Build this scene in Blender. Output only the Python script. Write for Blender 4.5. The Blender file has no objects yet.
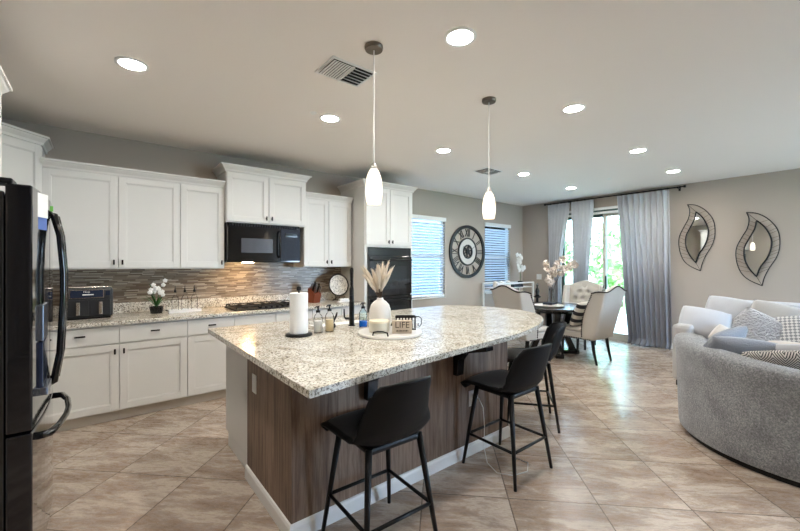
import bpy, bmesh, math, random
from mathutils import Vector, Matrix, noise
random.seed(7)
sc = bpy.context.scene
COL = sc.collection
PI = math.pi

# ------------------------------------------------------------------ camera
cam = bpy.data.objects.new('camera', bpy.data.cameras.new('camera'))
COL.objects.link(cam)
cam.data.sensor_width = 36
cam.data.lens = 36 * 372 / 800
cam.data.shift_y = -1.5 / 800
cam.data.clip_start = 0.02
cam.location = (0, 0, 1.425)
cam.rotation_euler = (PI / 2, 0, math.radians(51.2 - 90))
sc.camera = cam
# ------------------------------------------------------------------ colour management
sc.view_settings.view_transform = 'Standard'
sc.view_settings.look = 'None'
sc.view_settings.gamma = 1
sc.view_settings.exposure = 1.8
# ------------------------------------------------------------------ sky
world = bpy.data.worlds.new('world')
sc.world = world
world.use_nodes = True
wn = world.node_tree
wn.nodes.clear()
w_out = wn.nodes.new('ShaderNodeOutputWorld')
w_bg = wn.nodes.new('ShaderNodeBackground')
w_sky = wn.nodes.new('ShaderNodeTexSky')
w_sky.sky_type = 'NISHITA'
w_sky.sun_disc = False
w_sky.sun_elevation = math.radians(50)
w_sky.sun_rotation = math.radians(270)
w_mix = wn.nodes.new('ShaderNodeMix'); w_mix.data_type = 'RGBA'
w_mix.inputs[0].default_value = 0.55
w_mix.inputs[7].default_value = (5.2, 7.8, 11.5, 1)
w_bg.inputs[1].default_value = 1.1
wn.links.new(w_sky.outputs[0], w_mix.inputs[6])
wn.links.new(w_mix.outputs[2], w_bg.inputs[0])
wn.links.new(w_bg.outputs[0], w_out.inputs[0])
# ------------------------------------------------------------------ sun
sun = bpy.data.objects.new('sun', bpy.data.lights.new('sun', 'SUN'))
COL.objects.link(sun)
sun.data.energy = 2.4
sun.data.angle = 0.02
sun.data.color = (1, .95, .86)
sun.rotation_euler = (math.radians(12), math.radians(-42), 0)     # comes from behind the house (-x), high
CAN_STRENGTH = 95.0
PENDANT_STRENGTH = 0.4


def portal(loc, rot, sx, sy):
    l = bpy.data.lights.new('daylight_portal', 'AREA')
    l.shape = 'RECTANGLE'; l.size = sx; l.size_y = sy
    l.cycles.is_portal = True
    o = bpy.data.objects.new('daylight_portal', l)
    COL.objects.link(o); o.location = loc; o.rotation_euler = rot


portal((7.7, 3.12, 1.22), (0, PI / 2, 0), 2.4, 1.75)
portal((4.54, 5.05, 1.55), (-PI / 2, 0, 0), .86, 1.46)
portal((6.56, 5.05, 1.55), (-PI / 2, 0, 0), .86, 1.46)
portal((6.1, -3.8, 1.35), (PI / 2, 0, 0), 2.2, 2.1)


# ================================================================== materials
def lin(c):
    return tuple(((v / 255) / 12.92 if v / 255 <= .04045 else ((v / 255 + .055) / 1.055) ** 2.4) for v in c) + (1,)


def N(m, t, **kw):
    n = m.node_tree.nodes.new(t)
    for k, v in kw.items():
        setattr(n, k, v)
    return n


def mat(name, rgb, rough=.5, metal=0, spec=.5, coat=0, sheen=0, trans=0, emit=None, es=0, bump=None, alpha=1, ior=1.45):
    m = bpy.data.materials.new(name); m.use_nodes = True
    b = m.node_tree.nodes['Principled BSDF']
    b.inputs['Base Color'].default_value = lin(rgb)
    b.inputs['Roughness'].default_value = rough
    b.inputs['Metallic'].default_value = metal
    b.inputs['Specular IOR Level'].default_value = spec
    b.inputs['Coat Weight'].default_value = coat
    b.inputs['Coat Roughness'].default_value = .05
    b.inputs['Sheen Weight'].default_value = sheen
    b.inputs['Transmission Weight'].default_value = trans
    b.inputs['IOR'].default_value = ior
    b.inputs['Alpha'].default_value = alpha
    if emit:
        b.inputs['Emission Color'].default_value = lin(emit)
        b.inputs['Emission Strength'].default_value = es
    if bump:
        tc = N(m, 'ShaderNodeTexCoord'); nz = N(m, 'ShaderNodeTexNoise'); bp = N(m, 'ShaderNodeBump')
        nz.inputs['Scale'].default_value = bump[0]; nz.inputs['Detail'].default_value = 3
        bp.inputs['Strength'].default_value = bump[1]; bp.inputs['Distance'].default_value = .01
        m.node_tree.links.new(tc.outputs['Object'], nz.inputs['Vector'])
        m.node_tree.links.new(nz.outputs[0], bp.inputs['Height'])
        m.node_tree.links.new(bp.outputs[0], b.inputs['Normal'])
    return m


def bsdf(m): return m.node_tree.nodes['Principled BSDF']


def link(m, a, b): m.node_tree.links.new(a, b)


def mapping(m, scale=(1, 1, 1), rot=(0, 0, 0), coord='Object', loc=(0, 0, 0)):
    tc = N(m, 'ShaderNodeTexCoord'); mp = N(m, 'ShaderNodeMapping')
    mp.inputs['Scale'].default_value = scale; mp.inputs['Rotation'].default_value = rot; mp.inputs['Location'].default_value = loc
    link(m, tc.outputs[coord], mp.inputs['Vector'])
    return mp.outputs[0]


def ramp(m, fac, stops, interp='LINEAR'):
    r = N(m, 'ShaderNodeValToRGB'); r.color_ramp.interpolation = interp
    e = r.color_ramp.elements
    while len(e) < len(stops): e.new(.5)
    for i, (p, c) in enumerate(stops):
        e[i].position = p; e[i].color = lin(c) if max(c) > 1.001 else tuple(c) + (1,)
    link(m, fac, r.inputs[0])
    return r.outputs[0]


def noise_tex(m, vec, scale, detail=4, rough=.5, dist=0):
    n = N(m, 'ShaderNodeTexNoise')
    n.inputs['Scale'].default_value = scale; n.inputs['Detail'].default_value = detail
    n.inputs['Roughness'].default_value = rough; n.inputs['Distortion'].default_value = dist
    link(m, vec, n.inputs['Vector'])
    return n.outputs[0]


def mixc(m, fac, a, b, mode='MIX'):
    x = N(m, 'ShaderNodeMix', data_type='RGBA', blend_type=mode)
    for s, v in ((x.inputs[0], fac), (x.inputs[6], a), (x.inputs[7], b)):
        if isinstance(v, (int, float)): s.default_value = v
        elif isinstance(v, tuple): s.default_value = v
        else: link(m, v, s)
    return x.outputs[2]


def math_n(m, op, a, b=None, c=None):
    x = N(m, 'ShaderNodeMath', operation=op)
    for i, v in enumerate((a, b, c)):
        if v is None: continue
        if isinstance(v, (int, float)): x.inputs[i].default_value = v
        else: link(m, v, x.inputs[i])
    return x.outputs[0]


def bump_of(m, h, strength=.3, dist=.01):
    bp = N(m, 'ShaderNodeBump'); bp.inputs['Strength'].default_value = strength; bp.inputs['Distance'].default_value = dist
    link(m, h, bp.inputs['Height']); link(m, bp.outputs[0], bsdf(m).inputs['Normal'])


M = {}
M['wall'] = mat('wall_paint', (178, 167, 155), .85, bump=(120, .08))
M['ceiling'] = mat('ceiling_paint', (243, 236, 230), .9, bump=(90, .1))
M['white'] = mat('white_painted_wood', (222, 221, 217), .42)
M['trimw'] = mat('white_trim_paint', (232, 230, 226), .45)
M['toe'] = mat('toe_kick_paint', (205, 198, 186), .6)
M['plastic_white'] = mat('white_plastic', (235, 234, 230), .35)
M['black_gloss'] = mat('glossy_black', (9, 9, 11), .1, coat=.6)
M['black_metal'] = mat('matte_black_metal', (8, 8, 9), .42, metal=.2)
M['black_iron'] = mat('black_cast_iron', (22, 20, 20), .55)
M['leather'] = mat('black_leatherette', (9, 11, 15), .36, spec=.5, bump=(260, .12))
M['leather_back'] = mat('dark_shell_leatherette', (13, 13, 15), .55, spec=.3, bump=(260, .12))
M['chrome'] = mat('brushed_nickel', (178, 176, 172), .28, metal=1)
M['nickel_dark'] = mat('aged_nickel', (128, 118, 106), .35, metal=1)
M['steel'] = mat('stainless_steel', (150, 150, 150), .3, metal=1)
M['glassd'] = mat('dark_oven_glass', (10, 22, 26), .06, coat=1)
M['bronze'] = mat('dark_bronze_pull', (30, 25, 22), .4, metal=.6)
M['wire'] = mat('black_wire', (16, 16, 17), .5)
M['mirror'] = mat('mirror_silver', (225, 228, 228), .015, metal=1)
M['beige_fab'] = mat('beige_linen', (188, 182, 172), .9, sheen=.3, bump=(420, .35))
M['beige_dark'] = mat('nailhead_bronze', (58, 50, 46), .3, metal=.8)
M['dark_wood'] = mat('black_stained_wood', (18, 17, 19), .25, coat=.3)
M['white_fab'] = mat('white_cotton', (226, 223, 219), .9, sheen=.2, bump=(300, .3))
M['sofa_far'] = mat('pale_linen_upholstery', (186, 183, 180), .92, sheen=.3, bump=(350, .35))
M['blue_fab'] = mat('pale_blue_grey_cotton', (198, 199, 203), .92, sheen=.3, bump=(300, .35))
M['slate_fab'] = mat('slate_blue_chenille', (146, 150, 158), .95, sheen=.4, bump=(120, .7))
M['cream_fab'] = mat('cream_linen', (212, 204, 195), .92, sheen=.3, bump=(300, .3))
M['ceramic'] = mat('white_ceramic', (226, 221, 214), .35, bump=(60, .12))
M['candle'] = mat('grey_cream_stoneware', (205, 200, 184), .5)
M['wax'] = mat('cream_lid', (226, 216, 192), .6)
M['marble'] = mat('white_marble', (232, 229, 222), .25)
M['pampas'] = mat('dried_pampas', (232, 218, 198), .95, bump=(300, .8))
M['paper'] = mat('white_paper_towel', (238, 238, 236), .95, bump=(240, .35))
M['soap_w'] = mat('white_soap', (236, 236, 232), .3)
M['soap_c'] = mat('cream_soap', (226, 208, 168), .3)
M['soap_b'] = mat('blue_soap', (22, 110, 215), .15)
M['leaf'] = mat('green_leaf', (52, 96, 40), .45)
M['petal'] = mat('white_petal', (238, 236, 230), .7)
M['petal_t'] = mat('blush_cream_petal', (222, 208, 196), .75)
M['twig'] = mat('brown_twig', (80, 62, 46), .8)
M['red_wood'] = mat('reddish_wood_block', (120, 58, 34), .45)
M['amber'] = mat('fryer_chrome', (205, 198, 192), .22, metal=1)
M['fryer'] = mat('charcoal_plastic', (40, 41, 44), .4)
M['screen'] = mat('dark_blue_panel', (38, 46, 66), .12, coat=.5)
M['label_blue'] = mat('blue_white_print', (92, 120, 190), .4)
M['disp'] = mat('dispenser_steel', (130, 138, 152), .25, metal=.9)
M['disp_blue'] = mat('dispenser_cavity', (30, 40, 62), .15, coat=.4)
M['green_clip'] = mat('green_clip', (120, 200, 90), .5)
M['sign_wood'] = mat('whitewashed_sign_wood', (196, 180, 160), .75, bump=(50, .3))
M['sign_ink'] = mat('brown_sign_ink', (66, 54, 46), .7)
M['vinyl_frame'] = mat('white_vinyl_frame', (228, 228, 226), .4)
M['door_frame'] = mat('tan_door_frame', (196, 190, 178), .5)
M['dark_frame'] = mat('dark_green_grey_stile', (64, 84, 78), .4)
M['concrete'] = mat('patio_concrete', (178, 172, 162), .85, bump=(20, .4))
M['stucco'] = mat('pale_stucco', (214, 206, 196), .9, bump=(40, .4))
M['sky_stand_in'] = mat('sky_blue_stand_in', (104, 124, 146), .9, bump=(40, .4))  # sky blue between the blind slats, put into a wall colour
M['grass'] = mat('lawn_green', (112, 142, 74), .95)
M['cord'] = mat('pale_pendant_cord', (225, 224, 222), .35)
M['can_trim'] = mat('white_can_trim', (236, 236, 234), .4)
M['can_emit'] = mat('can_light_diffuser', (255, 255, 255), .5, emit=(254, 249, 242), es=CAN_STRENGTH)
M['grey_panel'] = mat('grey_mesh_window', (74, 74, 80), .25, coat=.3)
M['grid_panel'] = mat('microwave_keypad', (16, 17, 32), .4, spec=.3)
M['book1'] = mat('dark_book_cover', (44, 48, 58), .5)
M['book2'] = mat('pale_book_cover', (208, 204, 198), .6)
M['hood_emit'] = mat('hood_lamp_lens', (255, 255, 255), .5, emit=(255, 206, 140), es=60)


def glass_pane(name='window_glass', tint=(.90, .97, .94, 1), ior=1.4):
    m = bpy.data.materials.new(name); m.use_nodes = True
    nt = m.node_tree; nt.nodes.clear()
    o = nt.nodes.new('ShaderNodeOutputMaterial'); t = nt.nodes.new('ShaderNodeBsdfTransparent'); g = nt.nodes.new('ShaderNodeBsdfGlossy')
    g.inputs['Roughness'].default_value = .02
    t.inputs[0].default_value = tint
    mx = nt.nodes.new('ShaderNodeMixShader'); f = nt.nodes.new('ShaderNodeFresnel'); f.inputs[0].default_value = ior
    nt.links.new(f.outputs[0], mx.inputs[0]); nt.links.new(t.outputs[0], mx.inputs[1]); nt.links.new(g.outputs[0], mx.inputs[2])
    nt.links.new(mx.outputs[0], o.inputs[0])
    return m


M['pane'] = glass_pane()
M['glass'] = glass_pane('thin_clear_glass', (.985, .99, .99, 1), 1.16)
M['soap_bg'] = glass_pane('thin_pale_blue_glass', (.84, .94, .97, 1), 1.16)


def translucent(name, rgb, w, rough=.9):
    m = mat(name, rgb, rough)
    nt = m.node_tree
    out = [n for n in nt.nodes if n.type == 'OUTPUT_MATERIAL'][0]
    t = nt.nodes.new('ShaderNodeBsdfTranslucent'); t.inputs[0].default_value = lin(rgb)
    mx = nt.nodes.new('ShaderNodeMixShader'); mx.inputs[0].default_value = w
    nt.links.new(bsdf(m).outputs[0], mx.inputs[1]); nt.links.new(t.outputs[0], mx.inputs[2]); nt.links.new(mx.outputs[0], out.inputs[0])
    return m, t


M['blind'] = translucent('white_blind_slat', (222, 228, 236), .07, .6)[0]
# curtain cloth: dyed ombre, pale at the heading and slate at the hem
m, t_ = translucent('ombre_curtain_cloth', (180, 186, 198), .22)
v = mapping(m)
sx = N(m, 'ShaderNodeSeparateXYZ'); link(m, v, sx.inputs[0])
zz = math_n(m, 'MULTIPLY', sx.outputs[2], 1 / 2.66)
cr = ramp(m, zz, [(0, (142, 143, 149)), (.34, (158, 159, 165)), (.56, (202, 204, 208)), (1, (222, 223, 225))])
link(m, cr, bsdf(m).inputs['Base Color']); link(m, cr, t_.inputs[0])
nz = noise_tex(m, v, 260, 2)
bump_of(m, nz, .2)
M['curtain'] = m

# granite
m = mat('speckled_cream_granite', (205, 198, 184), .16, spec=.55)
v = mapping(m)
base = ramp(m, noise_tex(m, v, 9, 6, .65, .6), [(.3, (178, 168, 150)), (.42, (212, 205, 190)), (.6, (234, 230, 219)), (.8, (220, 214, 203))])
sp = ramp(m, noise_tex(m, v, 80, 4, .7), [(.37, (60, 54, 50)), (.43, (150, 140, 128)), (.50, (255, 255, 255))])
c = mixc(m, .85, base, sp, 'MULTIPLY')
vo = N(m, 'ShaderNodeTexVoronoi'); vo.inputs['Scale'].default_value = 95; link(m, v, vo.inputs['Vector'])
gate = ramp(m, noise_tex(m, v, 20, 3, .6), [(.48, (0., 0., 0.)), (.62, (1., 1., 1.))])
dots = ramp(m, vo.outputs['Distance'], [(.14, (1., 1., 1.)), (.3, (0., 0., 0.))])
c = mixc(m, mixc(m, 1., gate, dots, 'MULTIPLY'), c, lin((58, 50, 46)))
link(m, c, bsdf(m).inputs['Base Color'])
M['granite'] = m

# floor: large travertine-look tiles laid on the diagonal
m = mat('beige_travertine_tile', (176, 158, 140), .28, spec=.5)
tc = N(m, 'ShaderNodeTexCoord'); s = N(m, 'ShaderNodeSeparateXYZ'); link(m, tc.outputs['Object'], s.inputs[0])
r2 = 2 ** -.5
a_ = math_n(m, 'MULTIPLY', math_n(m, 'ADD', s.outputs[0], s.outputs[1]), r2)
b_ = math_n(m, 'MULTIPLY', math_n(m, 'SUBTRACT', s.outputs[0], s.outputs[1]), r2)
ta = math_n(m, 'DIVIDE', math_n(m, 'SUBTRACT', a_, 2.32), .54)
tb = math_n(m, 'DIVIDE', math_n(m, 'SUBTRACT', b_, .93), .52)
fa = math_n(m, 'FRACT', ta); fb = math_n(m, 'FRACT', tb)
da = math_n(m, 'MINIMUM', fa, math_n(m, 'SUBTRACT', 1, fa)); db = math_n(m, 'MINIMUM', fb, math_n(m, 'SUBTRACT', 1, fb))
d_ = math_n(m, 'MINIMUM', da, db)
grout = ramp(m, d_, [(.004, (1., 1., 1.)), (.009, (0., 0., 0.))])
ia = math_n(m, 'FLOOR', ta); ib = math_n(m, 'FLOOR', tb)
cmb = N(m, 'ShaderNodeCombineXYZ'); link(m, ia, cmb.inputs[0]); link(m, ib, cmb.inputs[1])
wnz = N(m, 'ShaderNodeTexWhiteNoise', noise_dimensions='3D'); link(m, cmb.outputs[0], wnz.inputs['Vector'])
cc = N(m, 'ShaderNodeCombineXYZ')
link(m, math_n(m, 'MULTIPLY', a_, 6.0), cc.inputs[0]); link(m, math_n(m, 'MULTIPLY', b_, 1.7), cc.inputs[1])
link(m, math_n(m, 'MULTIPLY', wnz.outputs[0], 37.0), cc.inputs[2])
n1 = noise_tex(m, cc.outputs[0], 1.1, 9, .72, .35)
tile = ramp(m, n1, [(.30, (138, 118, 103)), (.43, (164, 146, 131)), (.50, (178, 162, 148)), (.57, (204, 194, 182)), (.64, (184, 169, 156)), (.78, (160, 142, 128))])
n2 = noise_tex(m, cc.outputs[0], 9, 6, .7, .5)
tile = mixc(m, .5, tile, ramp(m, n2, [(.3, (112, 104, 98)), (.5, (176, 170, 164)), (.7, (232, 228, 222))]), 'OVERLAY')
tint = math_n(m, 'MULTIPLY_ADD', wnz.outputs[0], .16, .90)
cx = N(m, 'ShaderNodeCombineXYZ'); [link(m, tint, cx.inputs[i]) for i in range(3)]
tile = mixc(m, 1., tile, cx.outputs[0], 'MULTIPLY')
link(m, mixc(m, grout, tile, lin((112, 98, 86))), bsdf(m).inputs['Base Color'])
rr = ramp(m, n2, [(.3, (.36, .36, .36)), (.7, (.2, .2, .2))])
link(m, rr, bsdf(m).inputs['Roughness'])
bump_of(m, math_n(m, 'MULTIPLY_ADD', grout, -1.0, math_n(m, 'MULTIPLY', n2, .25)), .25, .004)
M['floor'] = m

# mosaic backsplash
m = mat('linear_mosaic_tile', (150, 136, 120), .25)
tc = N(m, 'ShaderNodeTexCoord'); s = N(m, 'ShaderNodeSeparateXYZ'); link(m, tc.outputs['Object'], s.inputs[0])
hx = math_n(m, 'ADD', s.outputs[0], s.outputs[1])
row = math_n(m, 'FLOOR', math_n(m, 'DIVIDE', s.outputs[2], .012))
w1 = N(m, 'ShaderNodeTexWhiteNoise', noise_dimensions='1D'); link(m, row, w1.inputs['W'])
hx = math_n(m, 'DIVIDE', math_n(m, 'MULTIPLY_ADD', w1.outputs[0], 3.1, hx), .11)
cb = N(m, 'ShaderNodeCombineXYZ'); link(m, math_n(m, 'FLOOR', hx), cb.inputs[0]); link(m, row, cb.inputs[1])
w2 = N(m, 'ShaderNodeTexWhiteNoise', noise_dimensions='3D'); link(m, cb.outputs[0], w2.inputs['Vector'])
cl = ramp(m, w2.outputs[0], [(0, (116, 102, 88)), (.18, (144, 131, 115)), (.42, (166, 154, 138)), (.6, (136, 124, 110)), (.78, (182, 172, 156)), (.93, (124, 110, 96))], 'CONSTANT')
fz = math_n(m, 'FRACT', math_n(m, 'DIVIDE', s.outputs[2], .012)); fh = math_n(m, 'FRACT', hx)
g1 = math_n(m, 'LESS_THAN', fz, .09); g2 = math_n(m, 'LESS_THAN', fh, .015)
gg = math_n(m, 'MAXIMUM', g1, g2)
link(m, mixc(m, gg, cl, lin((120, 112, 100))), bsdf(m).inputs['Base Color'])
bump_of(m, math_n(m, 'SUBTRACT', w2.outputs[0], gg), .3, .002)
M['mosaic'] = m

# island planks
m = mat('grey_brown_wood_veneer', (104, 86, 74), .55)
v = mapping(m, (1, 1, .06))
g = noise_tex(m, v, 34, 6, .7, .3)
tc = N(m, 'ShaderNodeTexCoord'); s = N(m, 'ShaderNodeSeparateXYZ'); link(m, tc.outputs['Object'], s.inputs[0])
pl = math_n(m, 'FLOOR', math_n(m, 'DIVIDE', math_n(m, 'ADD', s.outputs[0], s.outputs[1]), .17))
w1 = N(m, 'ShaderNodeTexWhiteNoise', noise_dimensions='1D'); link(m, pl, w1.inputs['W'])
c = ramp(m, g, [(.3, (94, 74, 60)), (.45, (124, 102, 86)), (.58, (152, 130, 112)), (.75, (114, 93, 78))])
c = mixc(m, .7, c, ramp(m, w1.outputs[0], [(0, (178, 170, 165)), (1, (255, 250, 246))]), 'MULTIPLY')
link(m, c, bsdf(m).inputs['Base Color']); bump_of(m, g, .15, .004)
M['veneer'] = m

# chenille of the curved sofa
m = mat('grey_chenille', (150, 148, 146), .95, sheen=.5)
v = mapping(m)
g = noise_tex(m, v, 85, 5, .78); g2_ = noise_tex(m, v, 7, 3, .6)
c = mixc(m, .6, ramp(m, g, [(.34, (104, 107, 111)), (.5, (148, 150, 153)), (.66, (190, 191, 193))]), ramp(m, g2_, [(.35, (190, 190, 192)), (.6, (255, 255, 255))]), 'MULTIPLY')
link(m, c, bsdf(m).inputs['Base Color']); bump_of(m, g, .9, .012)
M['chenille'] = m


def pattern_check():
    m = mat('grey_white_woven_check', (200, 198, 196), .9)
    v = mapping(m, (1, 1, 1))
    ck = N(m, 'ShaderNodeTexChecker'); ck.inputs['Scale'].default_value = 42
    ck.inputs['Color1'].default_value = lin((214, 213, 211)); ck.inputs['Color2'].default_value = lin((138, 139, 144))
    mp = mapping(m, (1, 1, .02), (0, 0, .785)); link(m, mp, ck.inputs['Vector'])
    link(m, ck.outputs[0], bsdf(m).inputs['Base Color'])
    return m


def pattern_chevron():
    m = mat('black_white_chevron_cloth', (200, 198, 196), .9)
    v = mapping(m); s = N(m, 'ShaderNodeSeparateXYZ'); link(m, v, s.inputs[0])
    u = math_n(m, 'PINGPONG', s.outputs[0], .06)
    k = math_n(m, 'FRACT', math_n(m, 'MULTIPLY', math_n(m, 'ADD', s.outputs[1], math_n(m, 'MULTIPLY', u, 1.2)), 58))
    c = mixc(m, math_n(m, 'GREATER_THAN', k, .45), lin((72, 72, 76)), lin((216, 212, 206)))
    link(m, c, bsdf(m).inputs['Base Color'])
    return m


def pattern_stripe():
    m = mat('black_cream_stripe_cloth', (200, 198, 196), .9)
    v = mapping(m); s = N(m, 'ShaderNodeSeparateXYZ'); link(m, v, s.inputs[0])
    k = math_n(m, 'FRACT', math_n(m, 'MULTIPLY', s.outputs[1], 9))
    c = mixc(m, math_n(m, 'GREATER_THAN', k, .5), lin((36, 36, 40)), lin((196, 190, 180)))
    link(m, c, bsdf(m).inputs['Base Color'])
    return m


M['check'] = pattern_check(); M['chevron'] = pattern_chevron(); M['stripe'] = pattern_stripe()
# ruffled velvet
m = mat('silver_ruched_velvet', (176, 176, 180), .6, sheen=.8)
v = mapping(m); g = noise_tex(m, v, 16, 2, .5, 2.5); bump_of(m, g, 1, .05)
M['ruched'] = m
# pendant shade glass: veined, lit from within
m = mat('veined_lit_glass', (250, 240, 222), .3)
v = mapping(m, (1, 1, .35)); g = noise_tex(m, v, 42, 4, .6, 1.2)
c = ramp(m, g, [(.36, (214, 160, 104)), (.46, (255, 228, 190)), (.56, (255, 248, 236))])
link(m, c, bsdf(m).inputs['Emission Color']); bsdf(m).inputs['Emission Strength'].default_value = PENDANT_STRENGTH
M['shade'] = m
# patterned platter
m = mat('grey_patterned_platter', (190, 186, 178), .4)
v = mapping(m); vo = N(m, 'ShaderNodeTexVoronoi'); vo.inputs['Scale'].default_value = 55; link(m, v, vo.inputs['Vector'])
link(m, ramp(m, vo.outputs['Distance'], [(.2, (118, 110, 102)), (.5, (222, 218, 208))]), bsdf(m).inputs['Base Color'])
M['platter'] = m
m = mat('tree_foliage', (90, 130, 60), .8)
v = mapping(m); link(m, ramp(m, noise_tex(m, v, 3, 5, .7), [(.3, (104, 138, 84)), (.5, (150, 184, 116)), (.7, (200, 216, 150))]), bsdf(m).inputs['Base Color'])
M['foliage'] = m


# ================================================================== mesh helpers
class MB:
    def __init__(s): s.bm = bmesh.new(); s.M = Matrix()

    def v(s, p): return s.bm.verts.new(s.M @ Vector(p))

    def face(s, vs):
        try: return s.bm.faces.new(vs)
        except ValueError: return None

    def box(s, x0, x1, y0, y1, z0, z1):
        if x0 > x1: x0, x1 = x1, x0
        if y0 > y1: y0, y1 = y1, y0
        if z0 > z1: z0, z1 = z1, z0
        c = [s.v((x, y, z)) for z in (z0, z1) for y in (y0, y1) for x in (x0, x1)]
        for f in ((0, 2, 3, 1), (4, 5, 7, 6), (0, 1, 5, 4), (2, 6, 7, 3), (0, 4, 6, 2), (1, 3, 7, 5)):
            s.face([c[i] for i in f])
        return s

    def prism(s, poly, z0, z1):
        a = [s.v((x, y, z0)) for x, y in poly]; b = [s.v((x, y, z1)) for x, y in poly]
        n = len(poly)
        s.face(a[::-1]); s.face(b)
        for i in range(n): s.face([a[i], a[(i + 1) % n], b[(i + 1) % n], b[i]])
        return s

    def loft(s, rings, cap=True, closed=True):
        R = [[s.v(p) for p in r] for r in rings]
        n = len(R[0])
        for i in range(len(R) - 1):
            for j in range(n if closed else n - 1):
                s.face([R[i][j], R[i][(j + 1) % n], R[i + 1][(j + 1) % n], R[i + 1][j]])
        if cap and closed:
            s.face(R[0][::-1]); s.face(R[-1])
        return R

    def lathe(s, prof, seg=24, c=(0, 0, 0), cap=True):
        s.loft([[(c[0] + max(r, 1e-4) * math.cos(2 * PI * k / seg), c[1] + max(r, 1e-4) * math.sin(2 * PI * k / seg), c[2] + z) for k in range(seg)] for r, z in prof], cap)
        return s

    def cyl(s, p, r, h, seg=20, axis='z'):
        old = s.M.copy()
        rot = {'z': Matrix(), 'x': Matrix.Rotation(PI / 2, 4, 'Y'), 'y': Matrix.Rotation(-PI / 2, 4, 'X')}[axis]
        s.M = old @ Matrix.Translation(p) @ rot
        s.lathe([(r, 0), (r, h)], seg)
        s.M = old
        return s

    def tube(s, pts, r, seg=8, closed=False):
        P = [Vector(p) for p in pts]; n = len(P)
        rs = r if isinstance(r, (list, tuple)) else [r] * n
        rings = []; up = None
        for i in range(n):
            if closed: t = (P[(i + 1) % n] - P[i - 1])
            else: t = P[min(i + 1, n - 1)] - P[max(i - 1, 0)]
            t.normalize()
            if up is None:
                a = Vector((0, 0, 1)) if abs(t.z) < .9 else Vector((1, 0, 0))
                up = (a - t * a.dot(t)).normalized()
            else:
                up = (up - t * up.dot(t)).normalized()
            w = t.cross(up)
            rings.append([P[i] + (up * math.cos(2 * PI * k / seg) + w * math.sin(2 * PI * k / seg)) * rs[i] for k in range(seg)])
        if closed:
            R = [[s.v(p) for p in r_] for r_ in rings]
            for i in range(n):
                for j in range(seg):
                    s.face([R[i][j], R[i][(j + 1) % seg], R[(i + 1) % n][(j + 1) % seg], R[(i + 1) % n][j]])
        else: s.loft(rings)
        return s

    def sphere(s, c, r, sx=1, sy=1, sz=1, seg=14):
        old = s.M.copy(); s.M = old @ Matrix.Translation(c) @ Matrix.Diagonal((sx, sy, sz, 1))
        s.lathe([(r * math.sin(PI * i / 8), -r * math.cos(PI * i / 8)) for i in range(9)], seg)
        s.M = old
        return s

    def grid(s, f, nu, nv, closed_u=False):
        R = [[s.v(f(i / nu, j / nv)) for j in range(nv + 1)] for i in range(nu + (0 if closed_u else 1))]
        m_ = len(R)
        for i in range(nu):
            for j in range(nv):
                s.face([R[i][j], R[(i + 1) % m_][j], R[(i + 1) % m_][j + 1], R[i][j + 1]])
        return s

    def sweep(s, path, prof, closed=False):
        """sweep profile (out, z) along a 2-D path; 'out' is to the right of travel"""
        P = [Vector(p) for p in path]; n = len(P); rings = []
        for i in range(n):
            d0 = (P[i] - P[i - 1]).normalized() if (i > 0 or closed) else None
            d1 = (P[(i + 1) % n] - P[i]).normalized() if (i < n - 1 or closed) else None
            if d0 is None: d0 = d1
            if d1 is None: d1 = d0
            n0 = Vector((d0.y, -d0.x)); n1 = Vector((d1.y, -d1.x))
            b = (n0 + n1); b = b / max(b.length_squared / 2, .2)
            rings.append([(P[i].x + b.x * o, P[i].y + b.y * o, z) for o, z in prof])
        if closed: rings.append(rings[0])
        s.loft(rings, cap=not closed)
        return s

    def build(s, name, material, parent=None, smooth=False, bevel=0, subsurf=0, solid=0, world=False, local=None, angle=40):
        bmesh.ops.recalc_face_normals(s.bm, faces=s.bm.faces[:])
        me = bpy.data.meshes.new(name); s.bm.to_mesh(me); s.bm.free()
        me.materials.append(M[material] if isinstance(material, str) else material)
        o = bpy.data.objects.new(name, me); COL.objects.link(o)
        if parent:
            o.parent = parent
            if world:
                par = Matrix(); q_ = parent
                while q_:
                    par = Matrix.Translation(q_.location) @ q_.rotation_euler.to_matrix().to_4x4() @ par; q_ = q_.parent
                me.transform(par.inverted())
        if smooth:
            me.polygons.foreach_set('use_smooth', [True] * len(me.polygons))
        if solid:
            md = o.modifiers.new('solid', 'SOLIDIFY'); md.thickness = solid; md.offset = 0
        if bevel:
            md = o.modifiers.new('bevel', 'BEVEL'); md.width = bevel; md.segments = 2; md.limit_method = 'ANGLE'; md.angle_limit = math.radians(40)
        if subsurf:
            md = o.modifiers.new('sub', 'SUBSURF'); md.levels = subsurf; md.render_levels = subsurf
        return o


def thing(name, label, cat, loc=(0, 0, 0), rot=0, group=None):
    o = bpy.data.objects.new(name, None); COL.objects.link(o)
    o.empty_display_size = .1
    o.location = loc; o.rotation_euler = (0, 0, rot)
    o['label'] = label; o['category'] = cat
    if group: o['group'] = group
    return o


def tag(o, label, cat, group=None, kind=None):
    o['label'] = label; o['category'] = cat
    if group: o['group'] = group
    if kind: o['kind'] = kind
    return o


def recentre(o):
    """put a one-mesh thing's origin at its base centre"""
    me = o.data
    xs = [v.co.x for v in me.vertices]; ys = [v.co.y for v in me.vertices]; zs = [v.co.z for v in me.vertices]
    c = Vector(((min(xs) + max(xs)) / 2, (min(ys) + max(ys)) / 2, min(zs)))
    me.transform(Matrix.Translation(-c)); o.location = c
    return o


def struct(o, label=None):
    o['kind'] = 'structure'
    if label: o['label'] = label
    return o


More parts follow.
